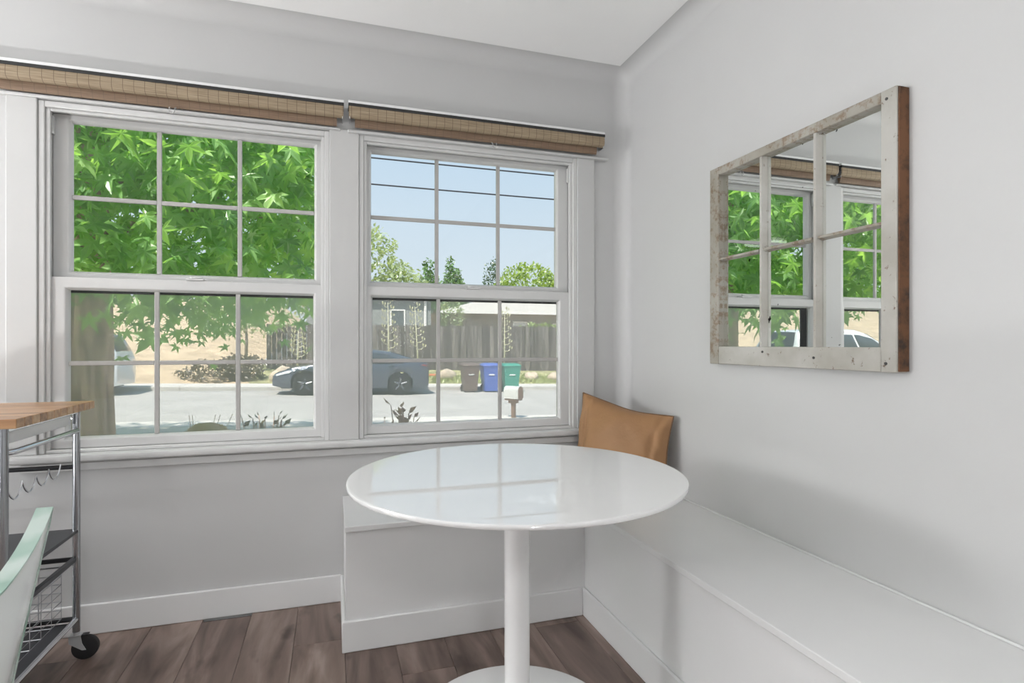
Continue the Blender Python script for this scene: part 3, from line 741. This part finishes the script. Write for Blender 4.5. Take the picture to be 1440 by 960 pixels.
# ---- the big sweetgum in front of the left window
def big_tree():
    base = Vector((-3.62, 3.75, zr(-3.6)+.08))
    p = thing('street_tree', base, 'large leafy green tree with furrowed trunk close outside the left window', 'tree')
    # furrowed trunk
    rings = []; n = 40
    for k in range(16):
        z = k/15*5.2; r = .185*(1-.07*z)+.10*math.exp(-z*2.6)
        rings.append([(base.x+.03*math.sin(z)+r*(1+.085*math.sin(9*a+1.4*math.sin(z*2))+.03*math.sin(17*a+z*3))*math.cos(a), base.y+r*(1+.085*math.sin(9*a+1.4*math.sin(z*2))+.03*math.sin(17*a+z*3))*math.sin(a), base.z-.05+z) for a in np.linspace(0, 2*PI, n, endpoint=False)])
    MB().loft(rings, True).build('trunk', 'bark', p, smooth='all')
    # boughs
    tips = []
    for i in range(15):
        a = i*2.399; z0 = base.z+2.4+.17*i; L = 1.7+1.1*rng.random()
        s = Vector((base.x, base.y, z0)); d = Vector((math.cos(a)*1.15, math.sin(a), .10+.12*rng.random()))
        mid = s+d*L*.5+Vector((0, 0, .25)); end = s+d*L+Vector((0, 0, -.15))
        MB().tube([s, s.lerp(mid, .5)+Vector((0, 0, .06)), mid, mid.lerp(end, .55)+Vector((0, 0, .05)), end], [.05, .042, .032, .02, .008], 7).build('branch', 'bark_light', p, smooth='all')
    # leaf sprays: cluster centres through a boxy spreading crown
    C = []
    while len(C) < 1650:
        x = rng.uniform(-9.0, -1.32); y = rng.uniform(1.1, 6.3); z = rng.uniform(.95, 5.4)
        ex = abs((x+5.1)/3.85); ey = abs((y-3.7)/2.65); ez = abs((z-3.1)/2.4)
        r = (ex**4+ey**4+ez**2.6)
        if r > 1: continue
        if r < .25 and rng.random() < .55: continue
        # hanging lower edge of the crown
        low = 1.22+.16*math.sin(2.3*x+.7)+.12*math.sin(1.7*y)+.30*sm(-2.4, -1.5, x)+(.55*(1-sm(-3.1, -2.75, x)) if x > -4.6 and y < 3.8 else 0)+(.14 if -3.6 < x < -2.5 else 0)+(.50 if x < -3.9 else 0)
        if z < low: continue
        C.append((x, y, z))
    C = np.array(C); per = 16
    n = len(C)*per; c = np.repeat(C, per, axis=0)
    P = c + rng.normal(0, 1, (n, 3))*np.array([.20, .20, .17])
    az = rng.uniform(0, 2*PI, n)
    yd = np.stack([np.cos(az), np.sin(az), rng.normal(-.95, .55, n)], 1)
    zd = np.stack([rng.normal(0, .5, n), rng.normal(-.25, .5, n), rng.uniform(.4, 1.2, n)], 1)
    R = frames(yd, zd); S = rng.uniform(.085, .135, n)*(1+.28*(P[:, 1] < 3))
    V, F = leafmesh(True)
    P[:, 0] = np.minimum(P[:, 0], -1.30+.1*rng.random(n))
    keep = (P[:, 1] > .95); P, R, S = P[keep], R[keep], S[keep]
    dist = np.linalg.norm(P-np.array(CAM), axis=1)
    # rays towards the left window only: the nearest leaves become single parts
    t = (0-CAM.y)/(P[:, 1]-CAM.y); wx = CAM.x+(P[:, 0]-CAM.x)*t; wz = CAM.z+(P[:, 2]-CAM.z)*t
    inw = (wx > W1[0]) & (wx < W1[1]) & (wz > .75) & (wz < 1.98)
    order = np.argsort(np.where(inw, dist, 1e9))[:300]
    mask = np.ones(len(P), bool); mask[order] = False
    me = bpy.data.meshes.new('leaf'); me.from_pydata(V.tolist(), [], F.tolist()); me.materials.append(MATS['maple_leaf'])
    for i in order:
        o = bpy.data.objects.new('leaf', me); COL.objects.link(o); o.parent = p
        M4 = Matrix(R[i].tolist()).to_4x4(); M4 = Matrix.Translation(Vector(P[i])-base) @ M4 @ Matrix.Scale(S[i], 4)
        o.matrix_local = M4
    scatter_mesh('foliage', 'maple_leaf', P[mask], R[mask], S[mask], V, F, p)
big_tree()

def tree(name, label, base, crowns, mat, n, size, trunk_r=.2, group=None, cat='tree', bark='bark_light'):
    """crowns: list of (centre, radii)"""
    base = Vector(base); p = thing(name, base, label, cat, group)
    top = max(c[2] for c, r in crowns)
    MB().tube([base-Vector((0, 0, .1)), (base.x+.05, base.y, (base.z+top)/2), (base.x, base.y, top)], [trunk_r, trunk_r*.75, trunk_r*.3], 9).build('trunk', bark, p, smooth='all')
    V, F = leafmesh(False); Ps = []
    vol = np.array([r[0]*r[1]*r[2] for c, r in crowns])**.67; cnt = (n*vol/vol.sum()).astype(int)
    for (c, r), k in zip(crowns, cnt):
        d = rng.normal(0, 1, (k, 3)); d /= np.linalg.norm(d, axis=1, keepdims=True)
        bump_ = 1+.16*np.sin(5*d[:, 0]+3*d[:, 2])*np.cos(4*d[:, 1]+2*d[:, 2])+.10*np.sin(11*d[:, 0]-7*d[:, 2])
        rad = rng.uniform(.62, 1.03, k)**.6*bump_
        Ps.append(np.array(c)+d*rad[:, None]*np.array(r))
    P = np.concatenate(Ps); k = len(P)
    yd = rng.normal(0, 1, (k, 3)); zd = rng.normal(0, .6, (k, 3))+np.array([0, 0, .8])
    scatter_mesh('crown', mat, P, frames(yd, zd), rng.uniform(.7, 1.3, k)*size, V, F, p)
    return p
g = 'trees beyond the fence'
tree('olive_tree', 'tall pale olive green tree rising above the grey house', (1.5, 41.5, 0), [((1.2, 41.5, 6.0), (2.9, 2.2, 3.8)), ((3.6, 41.5, 5.1), (2.1, 2, 2.1)), ((-1.6, 41.5, 5.1), (2.7, 2, 2.9))], 'olive_leaf', 5200, .38, .22, g)
for k, (x, y, zt, lab) in enumerate(((6.3, 45, 7.9, 'dark evergreen nearest the pale olive tree'), (9.1, 49.5, 8.9, 'tallest dark evergreen, middle of the row of three'), (10.7, 54, 8.3, 'dark evergreen, rightmost of the row of three'))):
    cr = [((x+.25*(q % 2), y, zt-.7-1.0*q), (.42+.36*q, .42+.36*q, 1.1)) for q in range(5)]
    tree('evergreen_tree', lab, (x, y, 0), cr, 'conifer_leaf', 2400, .34, .15, g)
tree('round_tree', 'rounded bright yellow-green tree right of the dark cypress', (13.7, 40, 0), [((13.7, 40, 5.6), (2.5, 2.2, 1.9)), ((12.0, 40, 4.7), (1.6, 1.6, 1.2)), ((15.6, 40, 4.9), (2.0, 1.8, 1.6))], 'bright_leaf', 4200, .32, .2, g)
tree('cypress_tree', 'narrow dark green cypress beside the rounded tree', (12.7, 48, 0), [((12.7, 48, 6.3), (.75, .75, 2.6)), ((12.5, 48, 4), (.8, .8, 2))], 'dark_leaf', 1100, .28, .15, g)
tree('hedge', 'yellow-green hedge showing over the fence at right', (8.4, 22.9, .2), [((8.3, 22.9, 1.55), (1.3, .5, .6)), ((9.6, 22.9, 1.5), (1.0, .5, .6))], 'bright_leaf', 900, .16, .06, None, 'hedge')
tree('low_shrub', 'low dark brown shrub left of the parked blue car', (-5.0, 19.5, zr(-5)+.2), [((-5.3, 19.5, .02), (1.15, .7, .55)), ((-4.5, 19.7, .20), (.75, .7, .55))], 'shrub_leaf', 2300, .13, .06, None, 'shrub')
tree('small_tree', 'small multi-branched tree left of the wooden fence', (-4.6, 21, .2), [((-5.2, 21, 2.3), (1.2, .8, .9)), ((-4.0, 21, 2.2), (1.0, .8, .8))], 'olive_leaf', 900, .16, .07, None, 'tree')

# ---- fence, neighbour houses
fx0, fx1, FY = -3.95, 15.0, 22.0
p = thing('wooden_fence', ((fx0+fx1)/2, FY, 0), 'dark weathered wooden board fence behind the bins and blue car', 'fence')
bw = .19; x = fx0
first_b = None
while x < fx1:
    if first_b is None:
        first_b = MB().box(fx0, fx0+bw-.014, FY-.012, FY+.012, 0, 2.2).build('board', 'fence_wood', p); o = first_b
    else: o = dup(first_b, 'board', p)
    o.location = (x-fx0, rng.uniform(-.012, .012), -.28+rng.uniform(-.025, .025))
    x += bw
for z in (.35, 1.55): MB().box(fx0, fx1, FY+.03, FY+.07, z, z+.09).build('rail', 'fence_wood', p)

def house(name, label, x0, x1, y0, y1, zt, ridge, wallm, wins, pipe=None, over=.5):
    p = thing(name, ((x0+x1)/2, (y0+y1)/2, -.4), label, 'house')
    MB().box(x0, x1, y0, y1, -.4, zt).build('wall', wallm, p)
    a, b_, c, d = x0-over, x1+over, y0-over, y1+over; ym = (c+d)/2; hip = min((b_-a)*.3, (d-c)*.5)
    MB().add([(a, c, zt-.02), (b_, c, zt-.02), (b_, d, zt-.02), (a, d, zt-.02), (a+hip, ym, ridge), (b_-hip, ym, ridge)], [(0, 1, 5, 4), (1, 2, 5), (2, 3, 4, 5), (3, 0, 4), (3, 2, 1, 0)]).build('roof', 'roof_shingle', p)
    box('fascia', a, b_, c-.03, c+.0, zt-.16, zt, 'exterior_white', p, bevel=0)
    for (wx0, wx1, z0, z1, pm_) in wins:
        f = MB(); t = .07
        f.box(wx0, wx1, y0-.05, y0, z1-t, z1); f.box(wx0, wx1, y0-.05, y0, z0, z0+t); f.box(wx0, wx0+t, y0-.05, y0, z0+t, z1-t); f.box(wx1-t, wx1, y0-.05, y0, z0+t, z1-t)
        fr = f.build('window', 'exterior_white', p); MB().box(wx0+t, wx1-t, y0-.02, y0, z0+t, z1-t).build('pane', pm_, fr)
    if pipe is not None: MB().tube([(pipe, y0-.06, -.3), (pipe, y0-.06, zt-.15)], .07, 8).build('downpipe', 'exterior_white', p, smooth=True)
house('grey_house', 'grey neighbour house with white window frame behind the fence', -2.6, 3.35, 26, 32, 3.72, 4.15, 'house_grey', [(1.30, 2.05, 1.75, 2.85, 'dark_pane')], 3.05, .35)
house('low_house', 'long low neighbour house with pale roof behind the fence', 5.2, 17.5, 30, 38, 3.05, 4.2, 'house_tan', [(9.0, 9.9, 1.9, 2.5, 'pale_pane'), (11.6, 14.2, 1.6, 2.4, 'pale_pane')], None, .8)
tree('porch_bush', 'pale flowering bush between the two neighbour houses', (4.62, 27.3, 0), [((4.62, 27.3, 2.5), (.72, .7, 1.2))], 'olive_leaf', 700, .17, .07, None, 'bush')

# ---- agave flower stalks
def agave(x, y, z0, z1, lean, label):
    p = thing('agave_stalk', (x, y, z0), label, 'plant', 'tall flower stalks in front of the fence')
    H = z1-z0
    MB().tube([(x, y, z0), (x+lean*.5, y, z0+H*.5), (x+lean, y, z1)], [.036, .028, .010], 7).build('stem', 'agave_flower', p, smooth='all')
    for k in range(13):
        t = .40+.58*k/12; a = k*PI+.6*math.sin(k*1.7); L = .20*(1-t)+.15
        s = Vector((x+lean*t, y, z0+H*t)); d = Vector((math.cos(a), .5*math.sin(a), .15))*L
        b_ = MB().tube([s, s+d*.6, s+d+Vector((0, 0, .07))], [.014, .012, .014], 5).build('flower_arm', 'agave_flower', p)
        m = MB()
        for q in range(3):
            c = s+d+Vector((.05*math.cos(q*1.9), .05*math.sin(q*1.9), .07+.02*q))
            m.tube([c, c+Vector((.02*math.cos(q*2.3), .02*math.sin(q*2.3), .09))], [.022, .034], 5)
        m.build('flower_tuft', 'agave_flower', b_, kind='stuff')
    V, F = leafmesh(False)
    for q in range(10):
        a = q*.63; d = Vector((math.cos(a), math.sin(a), .6))*.30; b0_ = Vector((x, y, z0))
        MB().tube([b0_, b0_+d*.5+Vector((0, 0, .05)), b0_+d], [.04, .035, .004], 4).build('leaf', 'olive_leaf', p)
agave(.67, 19.7, zr(.7)+.26, 2.74, -.05, 'tall pale flower stalk left of the other two, over the blue car')
agave(1.85, 19.9, zr(1.8)+.28, 2.60, -.16, 'tall pale flower stalk standing above the rear of the blue car')
agave(5.40, 19.9, zr(5.4)+.28, 2.50, .02, 'thin pale flower stalk behind the green bin')
agave(-2.7, 20.3, zr(-2.7)+.30, 1.75, .04, 'short thin flower stalk above the hood of the blue car')
# ---- boulders, grass strip
def boulder(x, y, r, label):
    m = MB(); N, M = 14, 9; z0 = zr(x)+.14+(y-18.7)*.12; ph = rng.uniform(0, 6, 4)
    rings = []
    for j in range(1, M):
        t = PI*j/M; ring = []
        for i in range(N):
            a = 2*PI*i/N; rr = r*(1+.13*math.sin(2*a+ph[0]+t)+.10*math.sin(3*a+ph[1])*math.cos(2*t+ph[2]))
            ring.append((x+rr*1.15*math.sin(t)*math.cos(a), y+rr*math.sin(t)*math.sin(a), z0+r*.45+rr*.85*math.cos(t)))
        rings.append(ring)
    tag(m.loft(rings, True).build('boulder', 'boulder', smooth=True), label, 'rock', 'garden boulders by the fence')
boulder(2.9, 19.6, .33, 'tan boulder right of the blue car, left of the dark bin')
boulder(6.45, 19.5, .27, 'tan boulder just right of the green bin')
boulder(7.45, 19.4, .27, 'rightmost tan boulder on the far grass strip')
boulder(-3.1, 19.3, .40, 'tan boulder in front of the blue car hood')
def tuft_strip(name, label, x0, x1, y0, y1, n, mat, s, zf, cat='grass'):
    p = thing(name, ((x0+x1)/2, (y0+y1)/2, zf((x0+x1)/2, (y0+y1)/2)), label, cat, None, 'stuff')
    P = np.stack([rng.uniform(x0, x1, n), rng.uniform(y0, y1, n), np.zeros(n)], 1); P[:, 2] = [zf(a, b_)-.02 for a, b_ in P[:, :2]]
    yd = np.stack([rng.normal(0, .35, n), rng.normal(0, .35, n), np.ones(n)], 1); zd = rng.normal(0, 1, (n, 3))
    V, F = leafmesh(False)
    scatter_mesh('blades', mat, P, frames(yd, zd), rng.uniform(.6, 1.3, n)*s, V*np.array([.5, 1, 1]), F, p)
tuft_strip('grass_strip', 'green grass strip along the far sidewalk', 2.3, 14, 18.8, 20.3, 2600, 'lawn', .20, lambda x, y: zr(x)+.14+(y-18.7)*.12)
m = MB()
p = thing('flower_clump', (2.25, 19.0, zr(2.2)+.17), 'small orange flowers just behind the blue car', 'flowers')
for q in range(9):
    a = q*2.4; x, y = 2.25+.22*math.cos(a)*(q/9)**.5, 19.0+.15*math.sin(a); z = zr(2.2)+.17
    st = MB().tube([(x, y, z), (x+.02, y, z+.28)], .01, 5).build('stem', 'lawn', p)
    MB().lathe([(.005, .26), (.05, .29), (.045, .33), (.005, .34)], (x+.02, y, z), 8).build('flower', 'orange_flower', p, smooth=True)

# ---- wheelie bins
def bin_(x, y, mat, label, w=.56):
    z = zr(x)+.0
    p = thing('wheelie_bin', (0, 0, 0), label, 'bin', 'wheelie bins at the far kerb')
    d = .66; h = .93
    def ring(s, zz): return [(-w/2*s, -d/2*s, zz), (w/2*s, -d/2*s, zz), (w/2*s, d/2*s, zz), (-w/2*s, d/2*s, zz)]
    MB().loft([ring(.80, .04), ring(.83, .30), ring(1.0, .86), ring(1.04, .87), ring(1.04, .91)]).build('body', mat, p, bevel=.02, smooth=True)
    ld = MB(); 
    def lr(s, zz, o=0): return [(-w/2*s, -d/2*s-o, zz), (w/2*s, -d/2*s-o, zz), (w/2*s, d/2*s, zz), (-w/2*s, d/2*s, zz)]
    l = ld.loft([lr(1.08, .912), lr(1.08, .945), lr(.86, 1.005), lr(.7, 1.02)]).build('lid', mat, p, bevel=.015, smooth=True)
    MB().tube([(-w*.42, d/2+.0, .93), (-w*.42, d/2+.09, .95), (w*.42, d/2+.09, .95), (w*.42, d/2, .93)], .017, 8).build('handle', mat, p, smooth=True)
    for s in (-1, 1):
        MB().disc_x([(.10, -.025), (.12, -.02), (.12, .02), (.10, .025)], (s*w*.42, d*.36, .12), 16, 'x').build('wheel', 'rubber', p, smooth=True)
    MB().box(-.10, .10, -d/2*.97-.004, -d/2*.9, .60, .64).build('label_plate', 'exterior_white' if mat != 'bin_brown' else 'mailbox_metal', p)
    p.location = (x, y, z); p.rotation_euler.z = rng.uniform(-.04, .04)
bin_(3.17, 16.75, 'bin_brown', 'dark brown wheelie bin left of the blue one', .56)
bin_(3.90, 16.75, 'bin_blue', 'blue wheelie bin between the brown and green bins', .58)
bin_(4.66, 16.75, 'bin_green', 'green wheelie bin behind the mailbox', .60)

# ---- mailbox
p = thing('mailbox', (0, 0, 0), 'grey arched mailbox on a brown wooden post by the near kerb', 'mailbox')
arch = [(-.15, .57), (.15, .57)] + [(.15*math.cos(a), .80+.12*math.sin(a)) for a in np.linspace(0, PI, 11)]
MB().prism_y(arch, -.24, .24).build('box', 'mailbox_metal', p, smooth=True)
MB().prism_y([(x*.86, .57+(z-.57)*.95+.005) for x, z in arch], -.25, -.235).build('back_plate', 'mailbox_wood', p, smooth=True)
MB().box(-.13, .13, -.22, .22, .52, .57).build('bracket', 'mailbox_wood', p); MB().box(-.09, .09, -.12, .12, .44, .52).build('bracket', 'mailbox_wood', p)
MB().box(-.05, .05, -.05, .05, -.2, .46).build('post', 'mailbox_wood', p)
p.location = (2.17, 8.6, zr(2.17)+.10); p.rotation_euler.z = math.radians(40); p.scale = (.72, .72, .74)

# ---- vehicles
def vehicle(name, label, loc, prof, paint, L, wheelx, wr, sidewins, rz=0., rearlight='tail_red'):
    p = thing(name, (0, 0, 0), label, 'car')
    belt, roof, width = prof[:3]
    ip = lambda t, x: float(np.interp(x, [a for a, _ in t], [b for _, b in t]))
    xs = sorted(set(list(np.linspace(-L/2, L/2, 61))+[wc+s*(wr+.05)*q for wc in wheelx for s in (-1, 1) for q in (1, .97, .9)]))
    def low(x):
        z = .22+.06*max(0, abs(x)-L/2+.35)/.35
        for wc in wheelx:
            d = abs(x-wc); R = wr+.05
            if d < R: z = max(z, wr+math.sqrt(R*R-d*d)*.98)
        return z
    def half(x):
        b, r, wd, lo_ = ip(belt, x), ip(roof, x), ip(width, x), low(x)
        b = max(b, lo_+.06); r = max(r, b+.012)
        gw = wd*.955-(r-b)*.42
        return [(wd*.93, lo_), (wd*.985, lo_+(b-lo_)*.30), (wd, lo_+(b-lo_)*.62), (wd*.985, lo_+(b-lo_)*.9), (wd*.955, b), (gw+(.0), b+(r-b)*.80), (gw*.86, b+(r-b)*.95), (gw*.45, r-.004), (0, r)]
    rings = []
    for x in xs:
        h = half(x); rings.append([(x, -y, z) for y, z in h]+[(x, y, z) for y, z in h[::-1][1:]])
    MB().loft(rings, True, closed=True).build('body', paint, p, smooth=True)
    def patch(nm, x0, x1, j0, j1, mat, side, off=.006, n=10, slant0=0, slant1=0, f0=0.06, f1=.94):
        A, B = [], []
        for k in range(n+1):
            xb = x0+(x1-x0)*k/n; xt = x0+slant0+(x1+slant1-x0-slant0)*k/n
            hb, ht = half(xb), half(xt)
            pb = np.array(hb[j0])*(1-f0)+np.array(hb[j1])*f0; pt_ = np.array(ht[j0])*(1-f1)+np.array(ht[j1])*f1
            A.append((xb, side*(pb[0]+off), pb[1])); B.append((xt, side*(pt_[0]+off), pt_[1]))
        return MB().loft([A, B], False, closed=False).build(nm, mat, p, smooth=True, solid=.004)
    for side in (-1, 1):
        for (a, b_, s0, s1) in sidewins: patch('side_window', a, b_, 4, 5, 'car_glass', side, .006, 10, s0, s1)
    def screen(nm, x0, x1, n=8, up=.008):
        rings = []
        for k in range(n+1):
            x = x0+(x1-x0)*k/n; h = half(x)
            rings.append([(x, s*y, z+up) for s, (y, z) in [(-1, h[6]), (-1, h[7]), (1, h[8]), (1, h[7]), (1, h[6])]])
        MB().loft(rings, False, closed=False).build(nm, 'car_glass', p, smooth=True, solid=.004)
    screen('windscreen', prof[3][0], prof[3][1]) if len(prof) > 3 else None
    if len(prof) > 4: screen('rear_screen', prof[4][0], prof[4][1])
    MB().box(-L/2+.25, L/2-.25, -.62, .62, .20, .62).build('underbody', 'car_trim', p)
    wy = ip(width, wheelx[0])-.115
    for wc in wheelx:
        for s in (-1, 1):
            c = (wc, s*wy, wr)
            wh = MB().disc_x([(wr*.70, -.10*s), (wr*.94, -.10*s), (wr, -.06*s), (wr, .07*s), (wr*.95, .105*s), (wr*.72, .11*s), (wr*.70, .09*s)], c, 36, 'y').build('wheel', 'rubber', p, smooth=True)
            MB().disc_x([(wr*.70, .085*s), (wr*.62, .085*s), (wr*.60, .055*s), (.001, .055*s)], c, 36, 'y').build('rim', 'alloy', wh, smooth=True)
            for k in range(5):
                a = 2*PI*k/5+.3
                pa = (c[0]+.03*math.cos(a), c[1]+s*.088, c[2]+.03*math.sin(a)); pb = (c[0]+wr*.63*math.cos(a), c[1]+s*.088, c[2]+wr*.63*math.sin(a))
                MB().tube([pa, pb], [.040, .030], 6).build('spoke', 'alloy', wh)
    for side in (-1, 1):
        patch('headlight', -L/2+.10, -L/2+.55, 3, 4, 'lamp_clear', side, .008, 6, 0, 0, -.6, .9)
        patch('tail_light', L/2-.30, L/2-.06, 3, 4, rearlight, side, .008, 6, .08, 0, .25, .8)
        for dx in prof[5]: patch('door_seam', dx, dx+.012, 1, 4, 'car_trim', side, .004, 1, 0, 0, .0, 1.)
        hm = half(prof[6]); MB().box(prof[6]-.09, prof[6]+.09, side*hm[4][0], side*(hm[4][0]+.18), hm[4][1]+.02, hm[4][1]+.15).build('wing_mirror', paint, p, bevel=.03, smooth=True)
        for hx in prof[7]: patch('door_handle', hx, hx+.17, 3, 4, 'car_trim' , side, .012, 2, 0, 0, -.45, -.05)
    p.location = loc; p.rotation_euler = (0, math.atan(.022), rz)
    return p
sed = ([(-2.35, .55), (-2.28, .62), (-1.95, .74), (-1.2, .86), (-.6, .91), (.5, .95), (1.5, .99), (2.1, 1.00), (2.3, .96), (2.35, .80)],
       [(-2.35, .58), (-2.25, .68), (-1.75, .85), (-1.0, .975), (-.85, 1.02), (-.2, 1.30), (.2, 1.40), (.6, 1.43), (1.1, 1.38), (1.7, 1.21), (2.1, 1.09), (2.3, 1.03), (2.35, .85)],
       [(-2.35, .58), (-2.2, .76), (-1.8, .88), (-1, .925), (1, .925), (1.9, .89), (2.25, .80), (2.35, .66)],
       (-.82, -.12), (1.15, 2.0), (-.75, .35, 1.30), -.62, (.10, 1.05))
vehicle('blue_sedan', 'dark blue-grey fastback sedan parked at the far kerb', (-.80, 16.42, zr(-.8)+.0), sed, 'car_blue', 4.72, (-1.43, 1.42), .345, [(-.72, .33, .42, 0), (.40, 1.55, 0, -.55)])
suvp = ([(-2.4, .62), (-2.3, .80), (-1.9, .95), (-1.1, 1.05), (2.2, 1.12), (2.36, 1.08), (2.4, .95)],
        [(-2.4, .70), (-2.25, .95), (-1.8, 1.08), (-1.15, 1.15), (-1.05, 1.17), (-.4, 1.62), (.0, 1.75), (1.0, 1.79), (1.9, 1.76), (2.1, 1.70), (2.33, 1.22), (2.4, 1.05)],
        [(-2.4, .66), (-2.25, .84), (-1.8, .93), (1.9, .95), (2.25, .90), (2.4, .78)],
        (-1.02, -.35), (2.08, 2.32), (-.9, .2, 1.2), -.75, (.0, 1.0))
vehicle('white_minivan', 'white minivan parked beyond the tree trunk at the far kerb', (-9.55, 16.5, zr(-9.5)), suvp, 'car_white', 4.8, (-1.5, 1.05), .35, [(-.9, .15, .40, 0), (.22, 1.15, 0, 0), (1.24, 2.18, 0, -.22)])
vehicle('white_car', 'white car at the near kerb seen reflected in the wall mirror', (-12.6, 10.1, zr(-12.6)), suvp, 'car_white', 4.8, (-1.5, 1.45), .35, [(-.9, .15, .40, 0), (.22, 1.15, 0, 0), (1.24, 2.18, 0, -.22)])

# ---- overhead wires
for k, (z, lab) in enumerate(((6.78, 'topmost thin dark power line across the sky'), (6.43, 'second thin dark power line from the top'), (5.675, 'lowest dark power line crossing the upper right panes'))):
    o = MB().tube([(x, 14, z+.0006*(x-2.5)**2) for x in np.linspace(-23.8, 23.8, 25)], .022 if k else .016, 6).build('power_line', 'wire_black', smooth='all'); tag(o, lab, 'power line', 'overhead power lines')
for x, lab in ((-24, 'wooden utility pole far left along the street'), (24, 'wooden utility pole far right along the street')):
    p = thing('utility_pole', (x, 14, zr(x)), lab, 'pole', 'utility poles')
    MB().tube([(x, 14, zr(x)-.3), (x, 14, 7.6)], [.16, .11], 12).build('shaft', 'pole_wood', p, smooth=True)
    box('crossarm', x-.05, x+.05, 13.2, 14.8, 6.95, 7.07, 'pole_wood', p)

# ---- planting close to the window
def dry_clump(x, y, r, h, label):
    z = zr(x)+.10; p = thing('dry_grass_clump', (x, y, z), label, 'plant')
    m = MB()
    for k in range(700):
        a = rng.uniform(0, 2*PI); L = rng.uniform(.55, 1.)
        d = Vector((math.cos(a), math.sin(a), 0)); s = Vector((x, y, z))+d*r*.12*rng.random()
        rr = rng.random()
        top = s+d*r*.60*rr+Vector((0, 0, h*(1-.42*rr*rr))); end = s+d*r*(.60*rr+.34)+Vector((0, 0, h*(.80-.70*rr)))
        wv = Vector((-d.y, d.x, 0))*.011; q = s.lerp(top, .55)+Vector((0, 0, h*.12))
        m.add([s-wv, s+wv, q+wv, q-wv, top+wv*.8, top-wv*.8, end], [(0, 1, 2, 3), (3, 2, 4, 5), (5, 4, 6)])
    m.build('blades', 'dry_grass', p, kind='stuff')
    for k in range(5):
        a = k*1.3; MB().tube([(x+.1*math.cos(a), y, z), (x+.18*math.cos(a), y+.05, z+h*.9), (x+.22*math.cos(a)+.02, y+.05, z+h*1.13)], .003, 5).build('stalk', 'bark', p)
dry_clump(-2.66, 4.0, .50, .62, 'rounded clump of dry tan grass below the left window')
def shrub(name, x, y, ztop, rad, mat, n, label, seed, leaf=.055):
    rs = np.random.default_rng(seed); z = zr(x)+.09; p = thing(name, (x, y, z), label, 'plant')
    V, F = leafmesh(False); P = []; D = []
    for k in range(n):
        a = rs.uniform(0, 2*PI); r = rad*rs.random()**.6; h = (ztop-z)*rs.uniform(.86, 1.)
        e_ = Vector((x+r*math.cos(a), y+r*math.sin(a), z+h)); mid = Vector((x+.4*r*math.cos(a), y+.4*r*math.sin(a), z+h*.55))
        MB().tube([(x, y, z-.02), mid, e_], [.010, .007, .003], 5).build('stem', 'bark', p, smooth='all')
        for q in range(9):
            t = .45+.55*q/8; b_ = mid.lerp(e_, max(0, (t-.55)/.45)) if t > .55 else Vector((x, y, z)).lerp(mid, t/.55)
            P.append(b_); D.append((math.cos(q*2.4+a), math.sin(q*2.4+a), .9))
    P = np.array(P); D = np.array(D)
    scatter_mesh('foliage', mat, P, frames(D, rs.normal(0, 1, P.shape)), rs.uniform(.7, 1.2, len(P))*leaf, V, F, p)
shrub('dark_shrub', -1.86, 1.75, .62, .24, 'shrub_leaf', 14, 'dark sparse shrub at the lower edge of the left window', 3)
shrub('red_shrub', -.90, 1.75, .66, .10, 'red_leaf', 14, 'reddish brown shrub at the lower edge of the right window', 5, .075)
shrub('twiggy_shrub', -1.05, 1.9, .54, .20, 'red_leaf', 7, 'thin red-stemmed twigs beside the reddish brown shrub', 8, .03)
